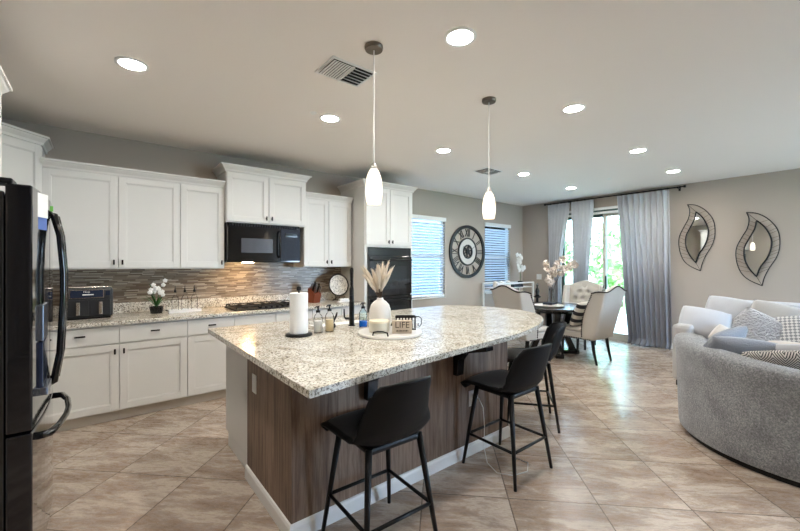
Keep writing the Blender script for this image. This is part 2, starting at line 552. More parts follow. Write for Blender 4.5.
def copy_thing(root, loc, rot=None, label=None, group=None):
    r = root.copy(); COL.objects.link(r); r.location = loc
    if rot is not None: r.rotation_euler = (0, 0, rot)
    if label: r['label'] = label
    if group: r['group'] = group
    for ch in [o for o in bpy.data.objects if o.parent == root]:
        c = ch.copy(); COL.objects.link(c); c.parent = r
        for g in [o for o in bpy.data.objects if o.parent == ch]:
            d = g.copy(); COL.objects.link(d); d.parent = c
    return r


def text(name, body, size, material, parent, loc, rot, ext=.001, font_align='CENTER'):
    cu = bpy.data.curves.new(name, 'FONT'); cu.body = body; cu.size = size; cu.extrude = ext
    cu.align_x = font_align; cu.align_y = 'CENTER'
    cu.materials.append(M[material])
    tmp = bpy.data.objects.new(name, cu); COL.objects.link(tmp)
    bpy.context.view_layer.update()
    me = bpy.data.meshes.new_from_object(tmp.evaluated_get(bpy.context.evaluated_depsgraph_get()))
    me.name = name; bpy.data.objects.remove(tmp)
    o = bpy.data.objects.new(name, me); COL.objects.link(o)
    o.parent = parent; o.location = loc; o.rotation_euler = rot
    return o


# ================================================================== room shell
XL, XF, YB, YR, H = -1.02, 7.48, 4.85, -3.6, 2.74
struct(MB().box(XL - .2, XF + .15, YR - .2, YB + .15, -.12, 0).build('floor', 'floor'))
struct(MB().box(XL - .2, XF + .15, YR - .2, YB + .15, H, H + .2).build('ceiling', 'ceiling'))
struct(MB().box(XL - .15, XL, YR, YB, 0, H).build('wall_left', 'wall'))


def wall_with_holes(axis, c0, c1, a0, a1, holes, name, material='wall'):
    mb = MB(); xs = a0
    def bx(p0, p1, z0, z1):
        if p1 - p0 < 1e-6 or z1 - z0 < 1e-6: return
        if axis == 'x': mb.box(c0, c1, p0, p1, z0, z1)
        else: mb.box(p0, p1, c0, c1, z0, z1)
    for (h0, h1, z0, z1) in holes:
        bx(xs, h0, 0, H); bx(h0, h1, 0, z0); bx(h0, h1, z1, H); xs = h1
    bx(xs, a1, 0, H)
    return struct(mb.build(name, material))


W1 = (4.11, 4.97, .81, 2.28); W2 = (6.13, 6.99, .81, 2.28); D1 = (2.25, 4.00, 0.0, 2.45)
wall_with_holes('y', YB, YB + .15, XL - .15, XF + .15, [W1, W2], 'wall_back')
wall_with_holes('x', XF, XF + .15, YR, YB, [D1], 'wall_far')
wall_with_holes('y', YR - .15, YR, XL - .15, XF + .15, [(5.0, 7.2, .3, 2.4)], 'wall_right')  # opening for the added window behind the camera
bp_ = [(0, 0), (.014, 0), (.014, .075), (.008, .092), (0, .095)]
struct(MB().sweep([(3.64, YB), (XF, YB), (XF, D1[1] + .06)], bp_).build('baseboard_back', 'trimw'))
struct(MB().sweep([(XF, D1[0] - .06), (XF, YR)], bp_).build('baseboard_far', 'trimw'))

# windows of the back wall
def window(n, w):
    x0, x1, z0, z1 = w; mb = MB(); y0, y1 = YB + .05, YB + .11; t = .05
    mb.box(x0, x1, y0, y1, z0, z0 + t).box(x0, x1, y0, y1, z1 - t, z1).box(x0, x0 + t, y0, y1, z0 + t, z1 - t).box(x1 - t, x1, y0, y1, z0 + t, z1 - t)
    zm = (z0 + z1) / 2 - .02
    mb.box(x0 + t, x1 - t, y0, y1, zm, zm + .05)
    f = struct(mb.build('window_%d' % n, 'vinyl_frame', bevel=.004))
    MB().box(x0 + .05, x1 - .05, YB + .075, YB + .081, z0 + .05, zm).box(x0 + .05, x1 - .05, YB + .075, YB + .081, zm + .05, z1 - .05).build('pane', 'pane', f)
    MB().box(x0 - .0, x1 + .0, YB - .03, YB + .05, z0 - .0, z0 + .018).build('window_sill', 'trimw', f, bevel=.003)
window(1, W1); window(2, W2)


def blind(w, label):
    x0, x1, z0, z1 = w
    t = thing('window_blind', label, 'blind', ((x0 + x1) / 2, YB + .02, z0), group='white slatted blinds on the back wall')
    hw = (x1 - x0) / 2 - .01; hh = z1 - z0
    MB().box(-hw - .02, hw + .02, -.045, .028, hh - .075, hh - .002).build('valance', 'plastic_white', t, bevel=.004)
    MB().box(-hw, hw, -.022, .022, .03, .05).build('bottom_rail', 'plastic_white', t, bevel=.003)
    mb = MB(); n = int((hh - .13) / .05)
    for i in range(n):
        z = .08 + i * .05; mb.M = Matrix.Translation((0, 0, z)) @ Matrix.Rotation(math.radians(-42), 4, 'X')
        mb.box(-hw, hw, -.024, .024, -.0014, .0014)
    mb.M = Matrix()
    mb.build('slats', 'blind', t)
    mb = MB()
    for x in (-hw * .62, hw * .62):
        mb.cyl((x, -.026, .05), .0012, hh - .12, 6)
    mb.build('ladder_cord', 'plastic_white', t)
blind(W1, 'white slatted window blind beside the built-in oven tower, nearer the kitchen')
blind(W2, 'white slatted window blind near the room corner, right of the big clock')

# sliding patio door
d = MB(); y0, y1, z1 = D1[0], D1[1], D1[3]
d.box(XF + .02, XF + .13, y0, y0 + .04, 0, z1).box(XF + .02, XF + .13, y1 - .04, y1, 0, z1).box(XF + .02, XF + .13, y0 + .04, y1 - .04, z1 - .05, z1).box(XF + .02, XF + .13, y0 + .04, y1 - .04, 0, .03)
door = struct(d.build('door_1', 'door_frame', bevel=.003))
ym = 3.10
for (a, b, x, nm) in ((ym - .03, y1 - .04, XF + .09, 'sliding_panel'), (y0 + .04, ym + .03, XF + .05, 'sliding_panel')):
    mb = MB(); s_ = .055
    mb.box(x - .018, x + .018, a, b, .03, .13).box(x - .018, x + .018, a, b, z1 - .12, z1 - .05)
    mb.box(x - .018, x + .018, a, a + s_, .13, z1 - .12).box(x - .018, x + .018, b - s_, b, .13, z1 - .12)
    p = mb.build(nm, 'dark_frame' if x > XF + .06 else 'door_frame', door, bevel=.003)
    MB().box(x - .003, x + .003, a + s_, b - s_, .13, z1 - .12).build('pane', 'pane', p)
MB().box(XF + .0, XF + .03, ym - .045, ym - .02, .95, 1.2).build('door_handle', 'black_metal', door, bevel=.006)
struct(MB().box(XF - .012, XF, y0 - .06, y0, 0, z1 + .06).box(XF - .012, XF, y1, y1 + .06, 0, z1 + .06).box(XF - .012, XF, y0, y1, z1, z1 + .06).build('trim_1', 'trimw', bevel=.003))
vb = thing('door_valance', 'white boxed blind headrail above the sliding patio door', 'blind', (XF - .046, 3.1, 2.38))
MB().box(-.01, .03, -.84, .84, 0, .04).box(-.01, .03, -.84, .84, .075, .12).build('headrail', 'plastic_white', vb, bevel=.004)
MB().box(.0, .032, -.83, .83, .04, .075).build('recess_strip', 'dark_frame', vb)

# unseen window added behind the camera to let in more daylight
def added_rear_window(n, x0, x1):
    mb = MB(); ya, yb = YR - .1, YR - .04
    k = max(1, round((x1 - x0) / 1.1)); t = .05
    mb.box(x0, x1, ya, yb, .3, .35).box(x0, x1, ya, yb, 2.35, 2.4)
    for i in range(k + 1):
        x = x0 + (x1 - x0 - t) * i / k; mb.box(x, x + t, ya, yb, .35, 2.35)
    struct(mb.build('window_%d' % n, 'vinyl_frame'))
added_rear_window(3, 5.0, 7.2)

# ================================================================== outdoors
struct(MB().box(XF + .15, 12, -6, 11, -.14, -.04).build('patio_slab', 'concrete'))
struct(MB().box(12, 30, -12, 18, -.2, -.05).box(-12, 12, 11, 22, -.2, -.05).box(-12, 12, -14, -6, -.2, -.05).build('lawn', 'grass'))
struct(MB().box(XL - .15, XF + .15, YB + .15, 11, -.16, -.05).box(XL - .15, XF + .15, -6, YR - .2, -.16, -.05).build('side_yard_ground', 'concrete'))
struct(MB().box(XF + .15, 9.3, .5, 6.5, 2.62, 2.8).build('patio_roof', 'stucco'))
tag(recentre(MB().box(9.05, 9.3, 4.9, 5.15, -.04, 2.6195).build('patio_post', 'stucco', bevel=.01)), 'square stucco post holding the patio roof outside the sliding door', 'post')
tag(recentre(MB().box(-2, 11, 8.6, 8.8, -.05, 3.6).build('sky_stand_in_wall', 'sky_stand_in')), 'added blue-grey wall standing in for sky colour behind the slatted window blinds', 'wall')  # added wall, its blue stands in for bright sky behind the slats


def tree(x, y, h, r, label, seed):
    rnd = random.Random(seed)
    t = thing('leafy_tree', label, 'tree', (x, y, -.05), group='trees beyond the patio')
    MB().tube([(0, 0, 0), (.05, .03, h * .3), (0, 0, h * .6)], [.14, .1, .06], 8).build('trunk', 'twig', t)
    mb = MB()
    for k in range(1500):
        u = rnd.uniform(0, 2 * PI); w = rnd.uniform(-1, 1); q = rnd.uniform(.6, 1) ** .5
        rr_ = (1 - w * w) ** .5
        lump = 1 + .25 * noise.noise(Vector((math.cos(u) * 2, math.sin(u) * 2, w * 2 + seed)))
        c = Vector((r * q * lump * rr_ * math.cos(u), r * q * lump * rr_ * math.sin(u), h * .6 + h * .42 * w * q))
        a = Vector((rnd.gauss(0, 1), rnd.gauss(0, 1), rnd.gauss(0, 1))).normalized()
        b = a.orthogonal().normalized(); s_ = rnd.uniform(.09, .17)
        mb.face([mb.v(c + a * s_), mb.v(c + b * s_ * .6), mb.v(c - a * s_), mb.v(c - b * s_ * .6)])
    rings = []
    mb.sphere((0, 0, h * .58), r * .72, 1, 1, h * .36 / (r * .72))
    mb.build('crown', 'foliage', t)
tree(13.6, 7.9, 3.0, 1.1, 'leafy green tree outside, seen left through the sliding door glass', 1)
tree(14.0, 5.3, 3.0, 1.15, 'leafy green tree outside, seen behind the middle stile of the sliding door', 2)
tree(14.6, 2.3, 4.0, 1.4, 'tall yellow-green tree outside, hidden mostly by the wide curtain', 3)
tag(recentre(MB().box(16.5, 16.65, -4, 14, -.05, 1.8).build('garden_wall', 'stucco')), 'pale block wall outside beyond the trees past the patio', 'wall')

# ================================================================== kitchen run
YU = 4.52      # carcass front of wall cabinets
YBASE = 4.22   # carcass front of base cabinets
CROWN = [(0, 0), (.012, 0), (.018, .022), (.040, .048), (.046, .058), (.058, .062), (.058, .078), (0, .078)]


def shaker(mb, w, h, t=.02, fr=.058):
    """door leaf: x 0..w, z 0..h, front at y=-t"""
    mb.box(0, fr, -t, 0, 0, h); mb.box(w - fr, w, -t, 0, 0, h)
    mb.box(fr, w - fr, -t, 0, 0, fr); mb.box(fr, w - fr, -t, 0, h - fr, h)
    mb.box(fr, w - fr, -t + .012, 0, fr, h - fr)
    b = .008
    for (x0, x1, z0, z1) in ((fr, fr + b, fr, h - fr), (w - fr - b, w - fr, fr, h - fr), (fr + b, w - fr - b, fr, fr + b), (fr + b, w - fr - b, h - fr - b, h - fr)):
        mb.box(x0, x1, -t + .005, -t + .012, z0, z1)


def leaf(name, parent, M4, w, h, handle=None, flat=False):
    mb = MB(); mb.M = M4
    if flat:
        mb.box(0, w, -.02, 0, 0, h)
    else: shaker(mb, w, h)
    o = mb.build(name, 'white', parent, bevel=.0015, world=True)
    if handle:
        kind, hx, hz = handle
        mb = MB(); mb.M = M4
        if kind == 'v': mb.box(hx - .007, hx + .007, -.048, -.038, hz - .024, hz + .024).box(hx - .005, hx + .005, -.04, -.02, hz - .008, hz + .008)
        else: mb.box(hx - .036, hx + .036, -.048, -.038, hz - .007, hz + .007).box(hx - .026, hx - .016, -.04, -.02, hz - .005, hz + .005).box(hx + .016, hx + .026, -.04, -.02, hz - .005, hz + .005)
        mb.build('handle', 'bronze', o, bevel=.002, world=True)
    return o


def T(x, y, z, rz=0): return Matrix.Translation((x, y, z)) @ Matrix.Rotation(rz, 4, 'Z')


G = .003
def upper(x0, x1, z0, z1, yf, doors, label, crown_path=None, group='white wall cabinets'):
    t = thing('wall_cabinet', label, 'cabinet', ((x0 + x1) / 2, yf, z0), group=group)
    MB().box(x0 + .0005, x1 - .0005, yf, YB - .001, z0, z1).build('carcass', 'white', t, world=True)
    for (a, b, side) in doors:
        w = b - a - 2 * G
        hx = {'r': w - .03, 'l': .03}[side]
        leaf('door', t, T(a + G, yf, z0 + .012), w, z1 - z0 - .03, ('v', hx, .055))
    return t


t = upper(-.41, .65, 1.375, 2.29, YU, [(-.41, .13, 'r'), (.13, .65, 'l')], 'long white two-door wall cabinet over the air fryer')
MB().sweep([(-.41, YU - .002), (.65, YU - .002)], [(o, 2.275 + z) for o, z in CROWN]).build('crown_molding', 'white', t, world=True)
t = upper(.65, 1.085, 1.375, 2.29, YU, [(.65, 1.085, 'r')], 'white single-door wall cabinet left of the microwave')
MB().sweep([(.65, YU - .002), (1.085, YU - .002)], [(o, 2.275 + z) for o, z in CROWN]).build('crown_molding', 'white', t, world=True)
t = upper(1.0855, 2.0345, 1.895, 2.47, 4.45, [(1.09, 1.56, 'r'), (1.56, 2.03, 'l')], 'raised white two-door cabinet directly above the microwave')
MB().sweep([(1.0855, YB - .001), (1.0855, 4.448), (2.0345, 4.448), (2.0345, YB - .001)], [(o, 2.465 + z) for o, z in CROWN]).build('crown_molding', 'white', t, world=True)
t = upper(2.035, 2.75, 1.385, 2.29, YU, [(2.035, 2.39, 'r'), (2.39, 2.745, 'l')], 'white two-door wall cabinet between microwave and oven tower')
MB().sweep([(2.035, YU - .002), (2.75, YU - .002)], [(o, 2.275 + z) for o, z in CROWN]).build('crown_molding', 'white', t, world=True)

# diagonal corner cabinet
t = thing('corner_wall_cabinet', 'taller diagonal white corner cabinet partly behind the fridge top', 'cabinet', (-.7, 4.5, 1.375))
poly = [(XL + .001, YB - .001), (XL + .001, 4.24), (-.69, 4.24), (-.411, 4.52), (-.411, YB - .001)]
MB().prism(poly, 1.375, 2.47).build('carcass', 'white', t, world=True)
ang = math.atan2(.28, .279)
leaf('door', t, T(-.69, 4.24, 1.387, ang), .39, 1.06, ('v', .36, .055))
MB().sweep([(XL + .001, 4.24), (-.69, 4.238), (-.411, 4.518), (-.411, YB - .001)], [(o, 2.465 + z) for o, z in CROWN]).build('crown_molding', 'white', t, world=True)

# over-fridge cabinet
t = thing('fridge_cabinet', 'white cabinet above the black fridge, only its crown corner showing top left', 'cabinet', (-.76, 2.8, 1.87))
MB().box(XL + .001, -.5, 2.25, 3.35, 1.87, 2.47).build('carcass', 'white', t, world=True)
for a in (2.255, 2.80):
    leaf('door', t, T(-.5, a, 1.88, PI / 2), .54, .58, ('v', .5 if a < 2.5 else .04, .05))
MB().sweep([(XL + .001, 2.25), (-.498, 2.25), (-.498, 3.35), (XL + .001, 3.35)], [(o, 2.465 + z) for o, z in CROWN]).build('crown_molding', 'white', t, world=True)

# base cabinets
def base(x0, x1, label, drawer=True, door='r', dh=True):
    t = thing('base_cabinet', label, 'cabinet', ((x0 + x1) / 2, YBASE, 0), group='white base cabinets along the back wall')
    MB().box(x0 + .0005, x1 - .0005, YBASE, YB - .001, .10, .879).build('carcass', 'white', t, world=True)
    MB().box(x0 + .0005, x1 - .0005, YBASE + .06, YBASE + .075, 0, .10).build('toe_kick', 'toe', t, world=True)
    w = x1 - x0 - 2 * G
    if drawer:
        leaf('drawer', t, T(x0 + G, YBASE, .715), w, .15, ('h', w / 2, .085) if dh else None, flat=True)
    if door:
        leaf('door', t, T(x0 + G, YBASE, .112), w, .59, ('v', {'r': w - .03, 'l': .03}[door], .53))
    return t


base(-.41, .13, 'white base cabinet with drawer under the air fryer', door='r')
base(.13, .67, 'white base cabinet with drawer under the orchid pot', door='l')
base(.67, 1.11, 'narrower white base cabinet with drawer just left of the cooktop', door='r')
base(1.11, 1.56, 'white base cabinet under the left half of the cooktop, plain top front', dh=False, door='r')
base(1.56, 2.01, 'white base cabinet under the right half of the cooktop, plain top front', dh=False, door='l')
base(2.01, 2.41, 'white base cabinet below the knife block', dh=False, door='r')
base(2.41, 2.77, 'white base cabinet beside the oven tower, below the round platter', dh=False, door='l')
t = thing('corner_base_cabinet', 'white L-shaped corner base cabinet behind the fridge', 'cabinet', (-.75, 4.2, 0))
MB().prism([(XL + .001, YB - .001), (XL + .001, 3.27), (-.41, 3.27), (-.41, YB - .001)], .1, .879).build('carcass', 'white', t, world=True)
MB().box(-.48, -.47, 3.27, 4.3, 0, .1).build('toe_kick', 'toe', t, world=True)
leaf('door', t, T(-.41, 3.28, .112, PI / 2), .5, .59, ('v', .04, .53)); leaf('drawer', t, T(-.41, 3.28, .715, PI / 2), .5, .15, ('h', .25, .085), flat=True)

# back counter + upstand
mb = MB()
mb.prism([(XL + .001, YB - .001), (XL + .001, 3.25), (-.38, 3.25), (-.38, 4.165), (2.769, 4.165), (2.769, YB - .001)], .88, .914)
ct = thing('back_countertop', 'L-shaped speckled cream granite countertop along the back wall', 'countertop', (1, 4.5, .88))
mb.build('slab', 'granite', ct, bevel=.004, world=True)
MB().box(XL + .022, 2.769, YB - .021, YB - .001, .914, 1.02).box(XL + .001, XL + .021, 3.25, YB - .001, .914, 1.02).build('upstand', 'granite', ct, bevel=.002, world=True)
struct(MB().box(XL + .010, 2.769, YB - .009, YB - .0008, 1.02, 1.90).box(XL + .0008, XL + .009, 3.25, YB - .001, 1.02, 1.374).build('backsplash', 'mosaic'), 'brown and grey linear mosaic tile backsplash')

# oven tower
t = thing('oven_cabinet', 'tall white oven tower cabinet with two upper doors', 'cabinet', (3.2, 4.4, 0))
YO = 4.21
MB().box(2.7705, 2.79, YO, YB - .001, 0, 2.49).box(3.60, 3.62, YO, YB - .001, 0, 2.49).box(2.79, 3.60, YO, YB - .001, 1.66, 2.49).box(2.79, 3.60, YO, YB - .001, .10, .37) \
    .box(2.79, 2.815, YO, YO + .02, .37, 1.66).box(3.575, 3.60, YO, YO + .02, .37, 1.66).build('carcass', 'white', t, world=True)
leaf('door', t, T(2.785, YO, 1.685), .402, .79, ('v', .372, .05)); leaf('door', t, T(3.193, YO, 1.685), .402, .79, ('v', .03, .05))
leaf('drawer', t, T(2.785, YO, .115), .81, .24, ('h', .405, .12), flat=True)
MB().sweep([(2.7705, YB - .001), (2.7705, YO - .002), (3.62, YO - .002), (3.62, YB - .001)], [(o, 2.485 + z) for o, z in CROWN]).build('crown_molding', 'white', t, world=True)
t = thing('built_in_oven', 'black built-in double wall oven in the white tower', 'oven', (3.195, 4.4, .375))
MB().box(2.818, 3.572, YO - .012, YB - .08, .375, 1.655).build('housing', 'black_gloss', t, bevel=.002, world=True)
MB().box(2.818, 3.572, YO - .024, YO - .0125, 1.545, 1.652).build('control_panel', 'glassd', t, bevel=.002, world=True)
for z0, z1 in ((.99, 1.535), (.385, .975)):
    o = MB().box(2.82, 3.57, YO - .045, YO - .0125, z0, z1).build('oven_door', 'black_gloss', t, bevel=.004, world=True)
    MB().box(2.92, 3.47, YO - .0475, YO - .0455, z0 + .08, z1 - .14).build('oven_window', 'glassd', o, world=True)
    MB().cyl((2.86, YO - .09, z1 - .055), .011, .67, 12, 'x').box(2.875, 2.89, YO - .09, YO - .045, z1 - .063, z1 - .047).box(3.5, 3.515, YO - .09, YO - .045, z1 - .063, z1 - .047).build('handle', 'black_metal', o, smooth=False, world=True)

# microwave
t = thing('over_range_microwave', 'black over-the-range microwave under the raised cabinet', 'microwave', (1.52, 4.6, 1.44))
MB().box(1.095, 1.95, 4.44, YB - .012, 1.445, 1.893).build('housing', 'black_gloss', t, bevel=.004, world=True)
o = MB().box(1.097, 1.70, 4.415, 4.439, 1.465, 1.85).build('door', 'black_gloss', t, bevel=.004, world=True)
MB().box(1.24, 1.60, 4.412, 4.4145, 1.555, 1.72).build('door_window', 'grey_panel', o, world=True)
MB().tube([(1.672, 4.415, 1.50), (1.672, 4.375, 1.53), (1.672, 4.37, 1.66), (1.672, 4.375, 1.79), (1.672, 4.415, 1.82)], .011, 8).build('handle', 'black_gloss', o, smooth=True, world=True)
MB().box(1.703, 1.948, 4.418, 4.439, 1.465, 1.85).build('control_panel', 'grid_panel', t, bevel=.003, world=True)
mb = MB()
for i in range(3):
    for j in range(5): mb.box(1.76 + i * .055, 1.795 + i * .055, 4.4155, 4.4178, 1.49 + j * .045, 1.515 + j * .045)
mb.build('keypad_buttons', 'grid_panel', t, world=True)
MB().box(1.75, 1.91, 4.4155, 4.4178, 1.755, 1.80).build('display', 'glassd', t, world=True)
mb = MB()
for i in range(27): mb.box(1.115 + i * .03, 1.13 + i * .03, 4.418, 4.439, 1.858, 1.885)
mb.build('vent_grille', 'black_metal', t, world=True)
o = MB().box(1.30, 1.42, 4.55, 4.60, 1.440, 1.4445).build('task_lamp', 'hood_emit', t, world=True)

# cooktop
t = thing('gas_cooktop', 'black gas cooktop with cast iron grates on the back counter', 'cooktop', (1.53, 4.47, .914))
MB().box(-.40, .40, -.24, .24, .0005, .014).build('glass_base', 'black_iron', t, bevel=.004)
for cx_ in (-.265, 0, .265):
    mb = MB(); w = .125; z0, z1 = .032, .044
    mb.box(-w, -w + .012, -.215, .215, z0, z1).box(w - .012, w, -.215, .215, z0, z1).box(-w, w, -.215, -.203, z0, z1).box(-w, w, .203, .215, z0, z1).box(-w, w, -.006, .006, z0, z1).box(-.006, .006, -.215, .215, z0, z1)
    for sx_ in (-1, 1):
        for sy_ in (-1, 1): mb.box(sx_ * w - .006 * (sx_ + 1), sx_ * w - .006 * (sx_ - 1), sy_ * .215 - .006 * (sy_ + 1), sy_ * .215 - .006 * (sy_ - 1), .0145, z0)
    o = mb.build('grate', 'black_iron', t, bevel=.002); o.location = (cx_, 0, 0)
for (x, y, r) in ((-.265, -.11, .038), (-.265, .11, .045), (0, .02, .055), (.265, -.11, .045), (.265, .11, .038)):
    MB().lathe([(r, 0), (r, .008), (r * .8, .012), (r * .78, .018), (0.001, .018)], 18).build('burner', 'black_iron', t).location = (x, y, .0142)
for i in range(5): MB().lathe([(.018, 0), (.016, .02), (.001, .02)], 14).build('knob', 'black_metal', t).location = (-.13 + i * .065, -.222, .0142)

# air fryer
t = thing('air_fryer', 'charcoal dual-drawer air fryer with chrome handles on the back counter', 'air fryer', (-.085, 4.62, .9145), rot=.02)
MB().box(-.175, .175, -.13, .17, .012, .29).build('body', 'fryer', t, bevel=.025)
MB().box(-.165, .165, -.12, .16, .291, .300).build('top_rim', 'amber', t, bevel=.004)
MB().box(-.155, .155, -.11, .15, 0, .0115).build('base', 'black_metal', t)
MB().box(-.14, .105, -.1345, -.1305, .195, .272).build('display_frame', 'amber', t)
MB().box(-.134, .099, -.137, -.1347, .200, .267).build('display_panel', 'screen', t)
MB().box(-.05, .03, -.1385, -.1372, .222, .231).build('display_digits', 'paper', t)
text('brand_lettering', 'Ninja', .022, 'paper', t, (-.02, -.1382, .252), (PI / 2, 0, 0), .0004)
MB().box(.118, .15, -.1345, -.1305, .215, .255).build('keypad', 'screen', t)
for x in (-.08, .08):
    o = MB().box(x - .075, x + .075, -.139, -.1305, .03, .178).build('basket_drawer', 'fryer', t, bevel=.003)
    MB().box(x - .014, x + .014, -.172, -.1395, .045, .16).build('handle', 'amber', o, bevel=.004)

# orchid on the back counter
def orchid(loc, label, n, h, potm, petal, pot_wh=(.07, .075), size=.03, leaves=True, lean=.0, grp=None, leafn=9):
    rnd = random.Random(n * 3 + 1)
    t = thing('potted_orchid', label, 'plant', loc)
    w, ph = pot_wh
    MB().lathe([(w * .8, 0), (w, ph * .95), (w, ph), (w * .88, ph), (w * .85, ph * .85), (.001, ph * .85)], 20).build('pot', potm, t, smooth=False)
    if leaves:
        mb = MB()
        for k in range(leafn):
            a = 2 * PI * k / leafn + rnd.uniform(-.2, .2); L = rnd.uniform(.09, .15); up = rnd.uniform(.06, .14)
            def f(u, v_, a=a, L=L, up=up):
                r = L * u; z = ph * .9 + up * math.sin(u * 1.9); w_ = .012 * math.sin(PI * min(u + .12, 1)) * (v_ - .5) * 2
                return (r * math.cos(a) - w_ * math.sin(a), r * math.sin(a) + w_ * math.cos(a), z)
            mb.grid(f, 6, 2)
        mb.build('leaves', 'leaf', t, smooth=True, solid=.002)
    stems = []
    ns = 2 if n > 6 else 1
    mb = MB()
    for k in range(ns):
        sgn = -1 if k == 0 else 1
        pts = [(sgn * .03 * (i / 6) ** 1.4 * 2 + lean * (i / 6), .01 * sgn, ph * .85 + (h - ph) * (i / 6) ** .9) for i in range(7)]
        mb.tube(pts, .0028, 6); stems.append(pts)
    mb.build('stem', 'leaf', t, smooth=True)
    for k in range(n):
        pts = stems[k % ns]; q = pts[3 + (k // ns) % 4]
        c = Vector(q) + Vector((rnd.uniform(-1, 1) * size * 1.8, rnd.uniform(-.8, .6) * size, rnd.uniform(-1.0, 1.3) * size))
        mb = MB()
        for j in range(5):
            a = 2 * PI * j / 5 + rnd.uniform(0, .5)
            def f(u, v_, a=a):
                r = size * u; w_ = size * .55 * math.sin(PI * min(.15 + u * .8, 1)) * (v_ - .5) * 2
                return (r * math.cos(a) - w_ * math.sin(a), -.2 * size + .35 * size * u * u, r * math.sin(a) + w_ * math.cos(a))
            mb.grid(f, 4, 2)
        mb.sphere((0, -.25 * size, 0), size * .16, seg=6)
        o = mb.build('flower', petal, t, smooth=True); o.location = c
    return t


orchid((.45, 4.60, .9145), 'white orchid with green leaves in a black pot beside the bottles', 14, .32, 'black_gloss', 'petal', (.065, .07), .023)

# tray with three bottles
t = thing('bottle_tray', 'long white tray under three clear bottles on the back counter', 'tray', (.70, 4.54, .9142))
MB().box(-.15, .15, -.055, .055, 0, .012).box(-.15, .15, -.055, -.047, .012, .03).box(-.15, .15, .047, .055, .012, .03).box(-.15, -.142, -.047, .047, .012, .03).box(.142, .15, -.047, .047, .012, .03).build('tray_body', 'plastic_white', t, bevel=.002)
for s_ in (-1,):
    MB().tube([(-.15, -.02, .02), (-.175, -.018, .03), (-.175, .018, .03), (-.15, .02, .02)], .004, 6).build('handle', 'bronze', t)
bt = thing('oil_bottle', 'clear glass oil bottle with black stopper, leftmost on the white tray', 'bottle', (.61, 4.54, .9265), group='clear bottles on the white tray')
MB().lathe([(.030, 0), (.032, .01), (.032, .13), (.026, .15), (.012, .165), (.011, .19), (.0135, .192), (.0135, .197), (.008, .197)], 20).build('glass_body', 'glass', bt, smooth=True)
MB().lathe([(.008, .1975), (.012, .20), (.013, .215), (.006, .23), (.003, .25), (.003, .27), (.001, .27)], 12).build('stopper', 'black_metal', bt, smooth=True)
copy_thing(bt, (.70, 4.54, .9265), label='clear glass oil bottle with black stopper, middle of three on the white tray')
copy_thing(bt, (.79, 4.54, .9265), label='clear glass oil bottle with black stopper, on the tray end nearer the cooktop')

# knife block, platter, butter dish
t = thing('knife_block', 'reddish wood knife block full of dark-handled knives', 'knife block', (2.20, 4.56, .9142), rot=.2)
mb = MB(); mb.loft([[(-.055, -.06, 0), (.055, -.06, 0), (.055, .09, 0), (-.055, .09, 0)], [(-.055, -.09, .12), (.055, -.09, .12), (.055, .05, .20), (-.055, .05, .20)]])
mb.build('block', 'red_wood', t, bevel=.004)
d_ = Vector((0, -.45, .9)).normalized()
for i in range(3):
    for j in range(3):
        p = Vector((-.036 + i * .036, -.068 + j * .042, .1375 + j * .024))
        mb = MB(); q = p + d_ * (.09 + .012 * ((i + j) % 2)); mb.tube([p, p + d_ * .02, q - d_ * .01, q], [.008, .010, .011, .008], 8)
        mb.build('knife_handle', 'black_metal' if (i + j) % 2 else 'steel', t, smooth=True)
t = thing('round_platter', 'round grey patterned platter with dark rim standing on a black easel', 'platter', (2.60, 4.60, .9142))
mb = MB(); mb.M = Matrix.Translation((0, .02, .215)) @ Matrix.Rotation(math.radians(80), 4, 'X')
mb.lathe([(.001, 0), (.10, 0), (.142, .014), (.142, .018), (.10, .006), (.001, .006)], 36); mb.build('dish', 'platter', t, smooth=False)
mb = MB(); mb.M = Matrix.Translation((0, .02, .215)) @ Matrix.Rotation(math.radians(80), 4, 'X')
mb.tube([(.150 * math.cos(a * PI / 18), .150 * math.sin(a * PI / 18), .018) for a in range(36)], .009, 8, closed=True); mb.build('rim', 'bronze', t, smooth=True)
MB().tube([(-.06, -.06, .06), (-.06, -.04, .04), (-.07, .05, .004), (0, .1, .004), (.07, .05, .004), (.06, -.04, .04), (.06, -.06, .06)], .004, 6).tube([(0, .1, .004), (0, .052, .25)], .004, 6).build('easel', 'bronze', t)
t = thing('butter_dish', 'small white lidded dish below the round platter', 'dish', (2.56, 4.40, .9142))
MB().box(-.085, .085, -.035, .035, 0, .01).build('plate', 'plastic_white', t, bevel=.003); MB().box(-.07, .07, -.026, .026, .0105, .045).build('lid', 'plastic_white', t, bevel=.008)

# ================================================================== fridge
t = thing('black_refrigerator', 'glossy black french-door refrigerator at the left edge', 'refrigerator', (-.62, 2.765, 0))
FY0, FY1 = 2.31, 3.22
MB().box(-1.0, -.325, FY0 + .005, FY1 - .005, .02, 1.74).build('cabinet_body', 'black_gloss', t, bevel=.006, world=True)
MB().box(-.95, -.36, FY0 + .03, FY1 - .03, 0, .0195).build('base', 'black_metal', t, world=True)
M['fridge'] = mat('black_stainless', (26, 27, 31), .09, metal=.55, coat=.8)
def bow_door(y0, y1, z0, z1, name, h0=None):
    mb = MB()
    # crowned door slab: front bows out, thickness along x
    n = 10; ring = []
    yc = (FY0 + FY1) / 2
    pts = [(-.322, y0), (-.322, y1)]
    fr = [(-.238 + .022 * (1 - ((y0 + (y1 - y0) * k / n - yc) / .455) ** 2), y0 + (y1 - y0) * k / n) for k in range(n + 1)]
    poly = [(-.322, y0)] + fr + [(-.322, y1)]
    mb.prism(poly, z0, z1)
    return mb.build(name, 'fridge', t, bevel=.008, world=True)
da_ = bow_door(FY0, 2.762, .685, 1.775, 'door')
db_ = bow_door(2.768, FY1, .685, 1.775, 'door')
dr = bow_door(FY0, FY1, .05, .675, 'freezer_drawer')
